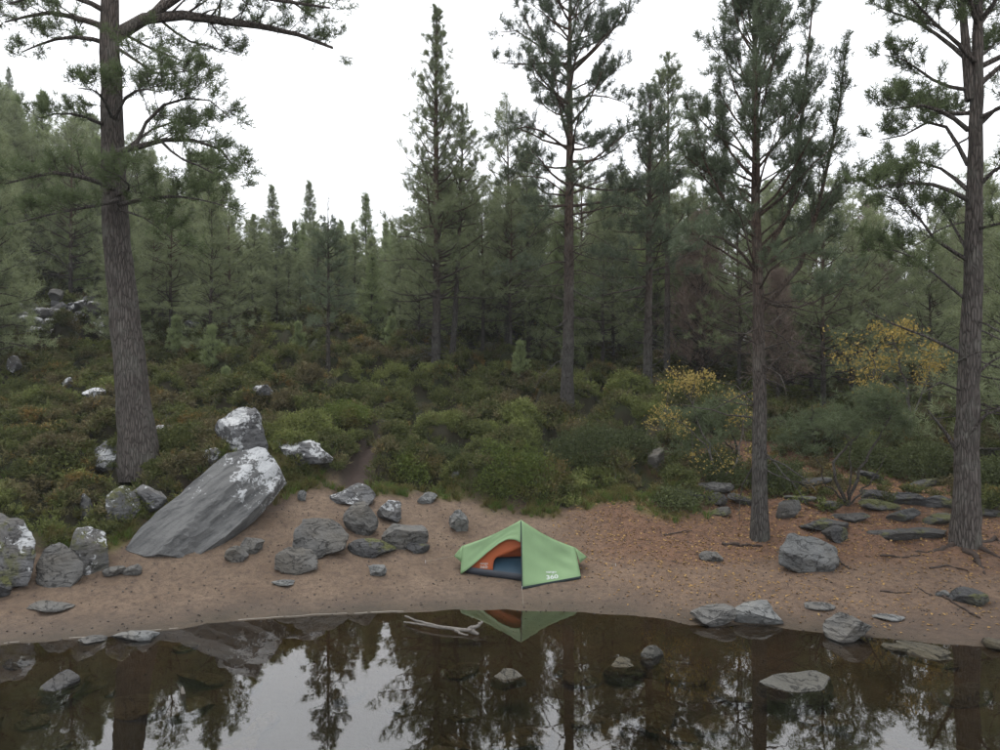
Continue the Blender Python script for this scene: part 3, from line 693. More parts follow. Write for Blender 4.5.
scatter(44, 'aabedc', 385, 700, 37, 72, 10, 15, '%s in the wood behind the heather slope', '%s trees behind the slope', lambda p: np.interp(p, [385, 430, 500, 600, 700], [225, 175, 175, 170, 170]))
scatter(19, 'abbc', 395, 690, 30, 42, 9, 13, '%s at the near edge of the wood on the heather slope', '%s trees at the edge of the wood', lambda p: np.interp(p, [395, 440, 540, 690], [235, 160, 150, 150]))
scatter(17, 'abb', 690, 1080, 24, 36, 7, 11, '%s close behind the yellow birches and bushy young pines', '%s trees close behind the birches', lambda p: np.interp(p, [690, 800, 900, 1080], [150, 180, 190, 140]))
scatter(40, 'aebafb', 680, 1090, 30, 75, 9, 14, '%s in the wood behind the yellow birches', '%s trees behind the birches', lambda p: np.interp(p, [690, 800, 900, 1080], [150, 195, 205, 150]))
scatter(8, 'f', 690, 930, 24, 40, 7, 10, '%s with leafless crown behind the beach pine', '%s trees behind the beach pine', lambda p: np.interp(p, [690, 760, 900], [190, 230, 250]))
scatter(9, 'ab', -90, -8, 22, 33, 9, 13, '%s with spreading boughs beside the scree', '%s trees beside the scree', lambda p: np.interp(p, [-70, 0, 95], [70, 105, 145]))
scatter(9, 'e', 118, 250, 36, 44, 5, 8, '%s at the foot of the hillside beyond the heather', '%s trees at the hillside foot', lambda p: 200)
for px, Y, h, l in [(1040, 17, 8.5, 'dark bushy pine crowding the forked pine on its outer side'), (1010, 21, 6.5, 'bushy pine in the shade behind the forked pine'), (930, 24, 6, 'bushy pine between the forked pine and the yellow birch')]:
    put('e', px, Y, h, l)
# young saplings
K['g'] = make_pine('pine_sapling', [(0, 0, 0), (.02, 0, 1), (0, 0, 2)], .03, 2.0, .25, lambda u: .62 * (1 - u) ** .8 + .05, 79, split=False, gap=.16, per=5, el0=.25, el1=1.0, sec_gap=.14, sec_len=.3, twigs=1, nt=2, tsize=1.0, kind='soft', mat='pine_light', bark='bark_dark', twig_len=.1, fol_start=.15, flare=0, brad=.012, sides=7)
for i, (px, Y, h, l) in enumerate([(176, 27, 1.7, 'small pale pine sapling in the heather near the old trunk'), (212, 26, 1.9, 'pale green pine sapling, taller one of a pair in the heather'), (226, 23.5, 1.45, 'low pale pine sapling, bushier one of a pair in the heather'), (141, 33, 2.8, 'young pale pine showing just beside the old trunk'), (195, 31, 1.8, 'pale pine sapling farther back beyond the pair in the heather'), (392, 31, 1.8, 'small pine sapling on the ridge left of the narrow pointed pine'), (298, 29, 1.6, 'small pine sapling on the ridge left of the thin spruce'), (520, 26, 1.5, 'lone pine sapling on the slope left of the open crowned pine')]):
    o = K['g'] if i == 0 else copy_tree(K['g']); x = (px - 500) / F * Y; o.location = (x, Y, hz(x, Y)); o.scale = (h / 2 * .8,) * 2 + (h / 2,); o.rotation_euler.z = i * 1.7
    tag(o, l, 'sapling')

# small leafy trees: stems + leaves
def stems_tree(name, base, stems, leaf_mat, kind, n, tsize, seed, blobs, bark='bark_birch', leafname='leaves'):
    rng = np.random.default_rng(seed); root = bpy.data.objects.new(name, None); COL.objects.link(root); root.location = base
    ends = []
    for P, r in stems:
        P = resample(np.array([np.array(q) - base for q in P]), 12); P[0, 2] -= .1; P[1:-1] += rng.normal(size=(10, 3)) * .025
        w = MB(); w.tube(P, np.linspace(r, r * .3, 12), 7); obj('stem', w.mesh('stem', M[bark]), root); ends += list(P[5:])
    ends = np.array(ends); w = MB(); tufts = []
    for (cx, cy, Y, rx, rz_, wgt) in blobs:
        c = at(cx, cy, Y) - base; ax = rx / F * Y; az_ = rz_ / F * Y; m = int(n * wgt); nb = max(5, m // 22)
        for j in range(nb):
            v = rng.normal(size=3); v /= np.linalg.norm(v); v *= rng.random() ** .4; p = c + v * np.array([ax, ax * .8, az_])
            e = ends[np.argmin(np.linalg.norm(ends - p, axis=1) + rng.random(len(ends)) * .3)]; mid = (e + p) / 2 + np.array([0, 0, .08 * rng.normal()])
            w.tube(resample(np.stack([e, mid, p]), 5), np.linspace(.009, .004, 5), 3, False)
            for q in range(max(3, m // nb)):
                u = p + rng.normal(size=3) * np.array([ax, ax * .8, az_]) * .17; tufts.append((u, unit(rng.normal(size=3) * .5 + np.array([0, 0, .6]) + (u - p)), tsize * (.7 + .6 * rng.random())))
    tag(obj('twigs', w.mesh('twigs', M[bark]), root), kind='stuff'); P, D, Z = zip(*tufts)
    obj(leafname, tuft_mesh(leafname, P, D, Z, kind, M[leaf_mat], rng), root); return root
b = base_at(911, 19.5)
t = stems_tree('birch_tree', b, [([b, at(912, 430, 19.5), at(905, 380, 19.5), at(892, 335, 19.6)], .05), ([at(910, 425, 19.5), at(925, 385, 19.3), at(935, 350, 19.2)], .03), ([at(908, 400, 19.5), at(880, 370, 19.4), at(862, 345, 19.4)], .025)],
               'leaf_yellow', 'leaf', 640, 1.25, 81, [(880, 350, 19.5, 54, 26, .5), (920, 365, 19.4, 28, 20, .25), (868, 385, 19.3, 30, 15, .12), (890, 335, 19.5, 25, 12, .2)])
tag(t, 'small birch with pale stem and bright yellow leaves', 'tree')
b = base_at(722, 17.2)
t = stems_tree('birch_tree', b, [([b, at(716, 470, 17.2), at(706, 440, 17.2), at(690, 400, 17.3)], .03), ([b, at(735, 465, 17.1), at(745, 430, 17.0), at(748, 400, 17)], .025), ([at(712, 455, 17.2), at(690, 430, 17.1), at(665, 410, 17)], .02)],
               'leaf_brown', 'leaf', 520, 1.1, 82, [(690, 385, 17.3, 35, 14, .4), (665, 420, 17.0, 20, 25, .22), (715, 455, 17.0, 40, 22, .2), (735, 405, 17.1, 25, 20, .12)])
tag(t, 'low autumn birch with yellow brown leaves between the pines', 'tree')
b = base_at(585, 21.5)
t = stems_tree('birch_sapling', b, [([b, at(583, 425, 21.5), at(580, 415, 21.5)], .012), ([b, at(590, 425, 21.4), at(594, 418, 21.4)], .012)], 'leaf_brown', 'leaf', 120, .9, 86, [(582, 428, 21.4, 22, 9, 1)])
tag(t, 'yellowing birch sapling at the foot of the open crowned pine', 'plant')
b = base_at(848, 15.6)
t = stems_tree('shrub', b, [([b, at(860, 470, 15.6), at(878, 440, 15.5), at(892, 412, 15.5)], .042), ([b, at(832, 475, 15.7), at(840, 450, 15.8), at(868, 425, 15.9)], .045), ([b, at(850, 470, 15.5), at(852, 440, 15.4)], .032), ([b, at(822, 480, 15.5), at(818, 452, 15.4)], .025), ([b, at(872, 480, 15.7), at(886, 455, 15.8)], .025)],
               'pine_blue', 'pine', 620, 1.2, 83, [(880, 405, 15.6, 38, 20, .55), (845, 420, 15.7, 30, 16, .3), (905, 425, 15.5, 28, 14, .2)], 'bark_dark', 'needles')
tag(t, 'young pine on thin crooked stems before the yellow birch', 'tree')
b = base_at(738, 18)
t = stems_tree('young_pine', b, [([b, at(735, 440, 18), at(725, 405, 18)], .04), ([at(735, 450, 18), at(710, 430, 17.8), at(690, 420, 17.6)], .025)],
               'pine_blue', 'pine', 1100, 1.2, 84, [(705, 435, 17.8, 40, 26, .5), (735, 412, 18, 35, 22, .35), (690, 415, 17.7, 25, 14, .15)], 'bark_dark', 'needles')
tag(t, 'bushy blue green young pine left of the beach pine', 'tree')
b = base_at(815, 20)
t = stems_tree('young_pine', b, [([b, at(815, 440, 20), at(812, 405, 20)], .04), ([at(815, 445, 20), at(840, 430, 19.8), at(855, 420, 19.7)], .025)],
               'pine_blue', 'pine', 1000, 1.3, 85, [(810, 425, 19.8, 45, 24, .5), (848, 432, 19.6, 30, 16, .25), (800, 450, 19.6, 25, 14, .2)], 'bark_dark', 'needles')
tag(t, 'spreading blue green young pine right of the beach pine', 'tree')

# ------------------------------------------------------------------ rocks
def ico(sub):
    bm = bmesh.new(); bmesh.ops.create_icosphere(bm, subdivisions=sub, radius=1)
    V = np.array([v.co[:] for v in bm.verts]); Fc = np.array([[v.index for v in f.verts] for f in bm.faces]); bm.free(); return V, Fc
ICO = {k: ico(k) for k in (3, 4, 5)}
def rock_mesh(dims, seed, sub=4, cuts=12, flat=False, rough=.05, strata=.012):
    """angular boulder: a ball trimmed by random planes, weathered; dims = full width, depth, height; origin at its base"""
    r = np.random.default_rng(seed); V, Fc = ICO[sub]; V = V.copy()
    for k in range(cuts):
        n = r.normal(size=3)
        if flat: n[2] *= 2.2
        n /= np.linalg.norm(n); d = .5 + .32 * r.random(); V -= np.maximum(0, V @ n - d)[:, None] * n
    lo, hi = V.min(0), V.max(0); V = (V - (lo + hi) / 2) / (hi - lo)
    V *= np.array(dims); m = max(dims); ax = unit(np.array([.25, .15, 1]) + r.normal(size=3) * .25)
    N = V / (np.linalg.norm(V, axis=1)[:, None] + 1e-9)
    V = V + N * (fbm3(V / m * 4 + seed, 4, seed)[:, None] * rough * m * .6)
    lay = V @ ax / m * 9 + .6 * noise3(V / m * 3, seed + 9); fr = lay - np.floor(lay)
    hN = N.copy(); hN -= (N @ ax)[:, None] * ax
    V = V + hN * ((np.abs(fr - .5) < .17) * -strata * m + .0)[:, None]
    V[:, 2] += dims[2] / 2
    return V, Fc
ROCKS = []
def rock(x0, x1, y0, y1, mat, label, seed, depth=.8, sub=4, tilt=(0, 0, 0), cat='rock', sink=.2, Y=None, group=None, name='boulder', flat=False, cuts=12, under=False, rough=.05, hgt=None):
    cx = (x0 + x1) / 2
    if under:
        Y = Y or F * (CAM_H + .05) / ((y0 + y1) / 2 - 375)
        X = (cx - 500) / F * Y; Z = hz(X, Y); w = (x1 - x0) / F * Y; d = (y1 - y0) / F * Y * Y / CAM_H * .9
        h = hgt or min(.35 * w, .16)
    else:
        if Y is None: X, Y, Z = hit(cx, y1 - .1 * (y1 - y0))
        w = (x1 - x0) / F * Y; d = w * depth
        h = max(.06, (y1 - y0) / F * Y - d * CAM_H / Y * .38) * (1.06 + sink)
        if hgt: h = hgt
        Y = Y + d * .38; X = (cx - 500) / F * Y; Z = hz(X, Y)
        Z = min(Z, hz(X, Y - d * .4) + .04)
        if masks([X], [Y - d * .5])[1][0] > .5: Z += .06 + .2 * (Y > 20)
    if not under: ROCKS.append((X, Y, w, d))
    V, Fc = rock_mesh((w * 1.1, d, h), seed, sub, cuts, flat, rough)
    rot = np.array(Matrix.Rotation(tilt[2], 3, 'Z') @ Matrix.Rotation(tilt[1], 3, 'Y') @ Matrix.Rotation(tilt[0], 3, 'X')); V = V @ rot.T
    V[:, 2] -= V[:, 2].min()
    o = obj(name, mesh_np(name, V, [Fc], False, M[mat]), None, (X, Y, Z - sink * h - .02))
    return tag(o, label, cat, group)

def hull_rock(pts, mat, label, seed, cuts=7, rough=.03, name='boulder', world=False):
    if world: P = np.array(pts)
    else:
        y0 = min(p[2] for p in pts); P = np.array([at(a, b_, y0 - .08 + (c_ - y0) * .55) for a, b_, c_ in pts])
    c = P.mean(0); c[2] = P[:, 2].min(); bm = bmesh.new()
    for p in P - c: bm.verts.new(p)
    r = bmesh.ops.convex_hull(bm, input=bm.verts); bmesh.ops.delete(bm, geom=[g for g in r['geom_interior'] if isinstance(g, bmesh.types.BMVert)], context='VERTS')
    bmesh.ops.triangulate(bm, faces=bm.faces); bmesh.ops.subdivide_edges(bm, edges=bm.edges, cuts=cuts, use_grid_fill=True); bmesh.ops.triangulate(bm, faces=bm.faces)
    for k in range(4): bmesh.ops.smooth_vert(bm, verts=bm.verts, factor=.35, use_axis_x=True, use_axis_y=True, use_axis_z=True)
    bm.verts.index_update(); V = np.array([v.co[:] for v in bm.verts]); Fc = np.array([[v.index for v in f.verts] for f in bm.faces]); bm.free()
    m = np.ptp(V, axis=0).max(); N = V - V.mean(0); N /= np.linalg.norm(N, axis=1)[:, None]
    V = V + N * (fbm3(V / m * 5 + seed, 4, seed)[:, None] * rough * m)
    lay = (V @ unit(np.array([.1, .35, 1.]))) / m * 11 + .5 * noise3(V / m * 4, seed); V = V - N * (((lay - np.floor(lay)) < .3) * .006 * m)[:, None]
    tag(obj(name, mesh_np(name, V, [Fc], False, M[mat]), None, c), label, 'rock')
Rk = [
 (72, 109, 534, 582, 'rock_m', 'grey boulder streaked with green moss behind the hollow boulder', 3, dict(depth=1.0)),
 (-18, 9, 578, 604, 'rock_d', 'small dark boulder below the lichen crowned boulder', 4, {}),
 (30, 73, 597, 616, 'rock', 'flat grey slab lying alone on the sand before the boulders', 5, dict(flat=True, depth=.7, hgt=.12)),
 (104, 124, 568, 579, 'rock', 'thin flat stone lying by the mossy streaked boulder', 6, dict(flat=True)),
 (123, 141, 566, 577, 'rock', 'thin flat stone lying at the foot of the great slab', 7, dict(flat=True)),
 (216, 263, 424, 470, 'rock_hl', 'jagged lichen white rock standing behind the great slab', 9, dict(depth=.6, cuts=18, rough=.12)),
 (203, 222, 452, 471, 'rock_hl', 'small white lichen stone beside the jagged rock', 10, {}),
 (87, 128, 443, 480, 'rock_hl', 'lichen spotted boulder against the old pine trunk', 11, dict(depth=.7)),
 (154, 189, 423, 437, 'rock_hl', 'flat white lichen rock in heather just behind the old pine', 12, dict(flat=True)),
 (134, 164, 498, 524, 'rock_l', 'dark squared rock with one white face above the great slab foot', 13, dict(cuts=9)),
 (93, 124, 500, 533, 'rock_m', 'yellow mossy tilted rock in the bank', 14, dict(tilt=(0, .6, .3))),
 (78, 94, 508, 532, 'rock_m', 'small mossy rock with white tip in the bank', 15, {}),
 (274, 330, 447, 477, 'rock_hl', 'low broken lichen rock among heather right of the great slab', 16, dict(cuts=20, rough=.12)),
 (226, 247, 549, 565, 'rock', 'small angular stone under the great slab, outer one', 17, dict(flat=True)),
 (242, 263, 541, 556, 'rock', 'small angular stone under the great slab, inner one', 18, dict(flat=True)),
 (330, 374, 487, 509, 'rock_l', 'flat pale rock with white lichen at the foot of the path', 21, dict(flat=True)),
 (345, 377, 507, 540, 'rock', 'upright grey rock right of the broad layered boulder', 22, dict(cuts=10)),
 (377, 401, 503, 526, 'rock_l', 'small pale capped rock between path and rock group', 23, {}),
 (383, 426, 528, 552, 'rock', 'smooth long grey rock with dark underside near the tent', 24, dict(flat=True, depth=.6)),
 (350, 394, 542, 560, 'rock_d', 'dark low flat rock in front of the smooth long rock', 25, dict(flat=True)),
 (406, 428, 544, 555, 'rock_d', 'dark thin stone under the smooth long rock', 26, dict(flat=True)),
 (454, 472, 514, 536, 'rock_p', 'pale upright stone behind the left end of the tent', 27, dict(tilt=(0, -.3, .2))),
 (369, 386, 566, 578, 'rock_p', 'small blue grey stone alone on open sand left of the tent', 28, dict(flat=True)),
 (272, 294, 574, 589, 'rock_p', 'flat pale stone sunk in sand before the pale topped boulder', 29, dict(flat=True, hgt=.06)),
 (418, 437, 494, 505, 'rock_p', 'small pale stone on bare ground above the rock group', 33, {}),
 (298, 306, 492, 503, 'rock_p', 'little pale stone below the broken lichen rock', 34, {}),
 (84, 104, 396, 408, 'rock_hl', 'white stone in heather left of the old trunk, nearer of two', 35, dict(flat=True)),
 (62, 73, 384, 394, 'rock_hl', 'white stone in heather left of the old trunk, farther of two', 36, {}),
 (8, 20, 370, 384, 'rock_hl', 'pale stone low in the heather below the scree', 37, {}),
 (252, 272, 401, 411, 'rock_l', 'flat pale stone in heather between sapling and thin spruce', 38, dict(flat=True)),
 (183, 200, 328, 337, 'rock_hl', 'white rock at the back of the heather near the wood', 45, {}),
 (452, 460, 472, 481, 'rock_p', 'bright white pebble on the bank behind the tent', 39, {}),
 (648, 664, 450, 474, 'rock_wet2', 'pale upright stone set in the dark bank', 41, dict(cuts=9)),
 (699, 732, 484, 496, 'rock', 'upper layered rock ledge under the low birch', 42, dict(flat=True)),
 (702, 726, 494, 506, 'rock_d', 'lower layered rock ledge under the low birch', 43, dict(flat=True)),
 (766, 787, 496, 522, 'rock', 'leaning grey stone behind the beach pine', 44, dict(tilt=(0, .7, 0), cuts=9)),
 (700, 722, 552, 564, 'rock', 'small dark stone on the leaf strewn sand', 46, dict(flat=True)),
 (800, 852, 512, 535, 'rock_d', 'moss covered rock ledge behind the large flat topped boulder', 47, dict(flat=True, hgt=.22)),
 (826, 846, 528, 545, 'rock_d', 'dark rock tucked beneath the mossy ledge', 48, {}),
 (868, 945, 516, 545, 'rock_d', 'long dark rock step across the leafy slope, lowest', 49, dict(flat=True, depth=.35, hgt=.26, sink=.3)),
 (892, 928, 495, 508, 'rock_d', 'short dark rock step high on the leafy slope', 50, dict(flat=True, depth=.5)),
 (918, 955, 500, 512, 'rock_d', 'narrow dark rock step beside the forked pine', 51, dict(flat=True, depth=.5)),
 (860, 890, 490, 502, 'rock_d', 'dark ledge rock above the leafy slope near the crooked young pine', 52, dict(flat=True, depth=.5)),
 (693, 733, 608, 630, 'rock', 'grey domed stone at the waterline, left of the long pale one', 53, dict(depth=.7)),
 (734, 782, 605, 628, 'rock_p', 'long pale topped stone at the waterline', 54, dict(depth=.55, flat=True)),
 (826, 869, 616, 647, 'rock', 'squared grey stone half in the water', 55, dict(depth=.75, cuts=9)),
 (874, 902, 611, 624, 'rock_p', 'thin pale stone on sand by the squared grey stone', 56, dict(flat=True, hgt=.09)),
 (804, 834, 596, 613, 'rock', 'flat grey stone on wet sand', 57, dict(flat=True, hgt=.08)),
 (952, 986, 591, 607, 'rock_d', 'dark flat stone among fallen sticks', 58, dict(flat=True)),
 (936, 948, 591, 599, 'rock_p', 'tiny pinkish pale stone near fallen sticks', 59, {}),
 (112, 154, 627, 646, 'rock_p', 'pale flat pointed stone on the waterline', 60, dict(flat=True, hgt=.16, depth=.6)),
 (79, 106, 636, 646, 'rock', 'small flat stone awash beside the pale pointed stone', 61, dict(flat=True, hgt=.07)),
]
for x0, x1, y0, y1, mt, lb, sd, kw in Rk:
    rock(x0, x1, y0, y1, mt, lb, sd, **kw)
def wrock(x0, x1, y0, y1, mt, lb, sd, top, flat=True, tilt=(0, 0, 0)):
    """stone standing in the water; top = height of its top over the water"""
    Y = F * CAM_H / (y1 - 375 - (y1 - y0) * .3); X = ((x0 + x1) / 2 - 500) / F * Y; w = (x1 - x0) / F * Y; g = hz(X, Y); h = top - g + .05
    V, Fc = rock_mesh((w, w * .75, h * 1.15), sd, 4, 3, flat, .03); rot = np.array(Matrix.Rotation(tilt[2], 3, 'Z') @ Matrix.Rotation(tilt[1], 3, 'Y')); V = V @ rot.T
    tag(obj('stone', mesh_np('stone', V, [Fc], False, M[mt]), None, (X, Y, g - .05)), lb, 'rock')
def wl(px, py, z): Y = F * (CAM_H - z) / (py - 375); return np.array([(px - 500) / F * Y, Y, z])
def wslab(top, mat, label, seed, th=.3, rough=.02):
    P = [wl(*p) for p in top]; c = np.mean(P, 0); hull_rock(P + [c + (p - c) * np.array([1.12, 1.12, 0]) - np.array([0, 0, th]) for p in P], mat, label, seed, 6, rough, 'stone', True)
M['rock_wet'] = mat_rock('wet stone', (.06, .058, .05), 0, 0, .3)
wrock(640, 665, 642, 661, 'rock_wet', 'round pale stone standing out of shallow water', 70, .08, False)
wslab([(490, 678, -.02), (504, 684, -.03), (527, 678, -.02), (516, 671, .0), (503, 667, .11), (512, 668, .09)], 'rock_wet', 'pointed stone breaking the water below the tent', 71, .15)
wslab([(757, 680, .02), (774, 671, .04), (812, 668, .05), (832, 675, .04), (822, 688, .03), (790, 691, .015), (770, 687, .01)], 'rock_wet', 'wide flat slab just breaking the water', 72, .2)
wslab([(37, 688, .02), (60, 671, .12), (68, 668, .11), (81, 675, .05), (55, 692, .0)], 'rock_d', 'dark tilted slab sticking out of the water', 73, .14)
wrock(180, 186, 689, 695, 'foam', 'tiny white stone tip in the dark water', 74, .03, False)
wrock(602, 642, 654, 666, 'rock_w', 'flat silty stone just awash beside the round pale stone', 75, .01)
# drowned stones on the bed
rg = random.Random(9)
for k in range(75):
    px = rg.uniform(-30, 1030); py = rg.uniform(645, 760)
    if abs(px - 508) < 30 and abs(py - 670) < 15: continue
    wpx = rg.uniform(18, 62); rock(px - wpx / 2, px + wpx / 2, py - wpx * .16, py + wpx * .16, 'rock_w', 'silty flat stone lying under the shallow water', 200 + k, under=True, sub=3, flat=True, name='stone', group='drowned stones on the loch bed', tilt=(rg.gauss(0, .1), rg.gauss(0, .1), rg.uniform(0, 6)))
for k, (px, py, w) in enumerate([(690, 500, 34), (668, 490, 26), (742, 505, 30), (800, 500, 28), (815, 488, 34), (835, 508, 30), (850, 520, 34), (880, 508, 40), (905, 520, 30), (940, 522, 36), (985, 515, 40), (925, 486, 30), (868, 480, 28), (905, 470, 26), (990, 488, 36), (720, 515, 22)]):
    rock(px - w / 2, px + w / 2, py - w * .2, py + w * .12, ['rock_d', 'rock_moss2'][k % 2], 'dark mossy stone half buried in the leafy slope under the pines', 500 + k, sub=3, flat=True, depth=.6, hgt=.1 + .004 * w, sink=.35, group='mossy stones on the leafy slope', tilt=(0, rg.gauss(0, .15), rg.gauss(0, .4)))
# scree on the hillside
for k in range(120):
    X = -21.4 + rg.gauss(0, 1.15); Y = 34.6 + rg.gauss(0, 2.0); Z = hz(X, Y) + .25 * (k % 3)
    w = rg.uniform(.4, 1.15); V, Fc = rock_mesh((w, w * rg.uniform(.5, .9), w * rg.uniform(.35, .7)), 300 + k, 3, 10, True)
    o = obj('boulder', mesh_np('boulder', V, [Fc], False, M[['rock_l', 'rock_hl', 'rock_l', 'rock'][k % 4]]), None, (X, Y, Z + .05)); o.rotation_euler = (rg.gauss(0, .35), rg.gauss(0, .35), rg.uniform(0, 6))
    tag(o, 'lichen grey block in the scree pile on the heather hillside', 'rock', 'blocks in the scree pile')

M['rock_top'] = mat_rock('grey boulder', (.088, .09, .09), 0, .1, .35)
hull_rock([(779, 566, 13.15), (798, 575, 12.9), (826, 577, 12.9), (840, 566, 13.2), (778, 546, 13.3), (786, 552, 13.0), (800, 556, 12.85), (828, 566, 12.8), (839, 561, 13.0), (788, 531, 13.75), (812, 535, 13.95), (836, 546, 13.85), (784, 556, 14.1), (836, 556, 14.2)], 'rock_top', 'large flat topped boulder on the leaf strewn beach', 4)
hull_rock([(290, 556, 13.25), (315, 562, 13.1), (345, 550, 13.4), (292, 530, 13.5), (303, 518, 13.9), (325, 515, 14.1), (340, 522, 14.1), (350, 535, 13.8), (300, 545, 14.3), (345, 545, 14.4)], 'rock', 'broad grey layered boulder at the middle of the rock group', 19)
hull_rock([(272, 570, 12.8), (295, 576, 12.65), (318, 570, 12.75), (275, 556, 12.9), (288, 545, 13.2), (312, 548, 13.25), (319, 556, 13.1), (284, 553, 12.9), (280, 565, 13.5), (316, 565, 13.5)], 'rock', 'pale topped dark boulder in front of the broad layered boulder', 20)
hull_rock([(36, 582, 12.0), (50, 594, 11.8), (72, 590, 11.85), (84, 575, 12.1), (34, 562, 12.1), (42, 546, 12.4), (58, 540, 12.6), (76, 552, 12.4), (84, 562, 12.3), (45, 570, 12.9), (80, 570, 13.0)], 'rock', 'rounded dark boulder with angular face on the beach edge', 2, rough=.04)
hull_rock([(-40, 585, 11.9), (0, 594, 11.6), (28, 586, 11.75), (36, 560, 12.0), (-40, 530, 12.2), (-5, 522, 12.3), (18, 514, 12.6), (35, 535, 12.4), (-20, 514, 12.9), (20, 560, 13.0)], 'rock_cap', 'big boulder with white lichen crown and mossy shoulder at the shore', 1, rough=.05)
# the great leaning slab
def slab():
    A = [at(135, 556, 13.2), at(150, 540, 13.6), at(205, 483, 14.6), at(232, 463, 15.1), at(270, 461, 15.3), at(287, 478, 15.0), at(262, 510, 14.3), at(222, 542, 13.5), at(195, 557, 13.15), at(150, 562, 13.05)]
    A = np.array(A); c = A.mean(0)
    n = unit(np.cross(A[3] - A[0], A[7] - A[0])); n = n if n[1] < 0 else -n
    u = unit(A[4] - A[0]); v = np.cross(n, u); flip = v @ (A[7] - c) < 0; v = -v if flip else v; o2 = np.stack([(A - c) @ u, (A - c) @ v], 1)
    Vs, Fc = ICO[5]; ang = np.arctan2(o2[:, 1], o2[:, 0]); order = np.argsort(ang); ang = ang[order]; rad = np.linalg.norm(o2[order], axis=1)
    th = np.arctan2(Vs[:, 1], Vs[:, 0]); 
    # polygon radius at each angle
    k = np.searchsorted(ang, th) % len(ang); p1 = o2[order][k - 1]; p2 = o2[order][k]; d = np.stack([np.cos(th), np.sin(th)], 1); e = p2 - p1
    rr = np.abs((p1[:, 0] * e[:, 1] - p1[:, 1] * e[:, 0]) / (d[:, 0] * e[:, 1] - d[:, 1] * e[:, 0] + 1e-9)); rr = np.clip(rr, .1, 3)
    rh = np.hypot(Vs[:, 0], Vs[:, 1]); sq = np.minimum(1, rh * 1.35); hgt = np.clip(Vs[:, 2] * 2.2, -1, 1) * .28
    L = np.stack([d[:, 0] * rr * sq, d[:, 1] * rr * sq, hgt], 1)
    L[:, 2] += .05 * fbm3(L * 1.5, 4, 4) + .02 * fbm3(L * 6, 3, 5)
    step = L[:, 1] + .12 * L[:, 0] + .10 * noise3(L * .9, 7)      # bedding steps along the lower edge
    L[:, 2] -= (L[:, 2] > 0) * (.13 * sstep(.14, .24, step) + .15 * sstep(.36, .44, step) + .06 * sstep(-.36, -.46, step) * 0)
    out = 1 + .05 * fbm3(L * 2.5, 3, 6); L[:, 0] *= out; L[:, 1] *= out
    if flip: L = L * np.array([1, -1, 1]); v = -v
    L[:, 1] += 0; o = obj('boulder', mesh_np('boulder', L, [Fc[:, ::-1] if flip else Fc], False, M['rock_slab']))
    Mx = Matrix(np.stack([u, v, n], 1).tolist()).to_4x4(); Mx.translation = Vector(c - .10 * n + np.array([0, -.22, .12])); o.matrix_world = Mx
    tag(o, 'great leaning slab of grey rock with white lichen top on the beach', 'rock')
def slab_mat():
    b = NB('great slab'); co = b.coord('Object')
    mp = b.n('Mapping'); b.l(co, mp.inputs[0]); mp.inputs['Rotation'].default_value = (0, 0, .12); mp.inputs['Scale'].default_value = (.45, 2.6, 3)
    ns = b.noise(mp.outputs[0], 2.2, 6, .65, .5); n1 = b.noise(co, 2.5, 5); nf = b.noise(co, 26, 5, .7)
    col = b.mix(b.ramp(ns, [(.38, 0.), (.60, 1.)]), (.020, .020, .020), (.092, .091, .088))
    col = b.mix(b.math('MULTIPLY', nf, .4), col, (.15, .153, .157))
    nl = b.math('ADD', b.math('MULTIPLY', b.noise(co, 2.3, 3), .5), b.math('MULTIPLY', b.noise(co, 10, 5, .7, .8), .5))
    z = b.n('SeparateXYZ'); b.l(co, z.inputs[0]); nl = b.math('ADD', nl, b.math('MULTIPLY', z.outputs[0], .10))
    col = b.mix(b.ramp(nl, [(.625, 0.), (.665, .95)]), col, b.mix(nf, (.22, .225, .23), (.46, .47, .475)))
    return b.bsdf(col, .8, .25, b.bump(b.math('ADD', b.math('ADD', ns, n1), b.math('MULTIPLY', nf, .3)), .8, .06))
M['rock_slab'] = slab_mat(); slab()

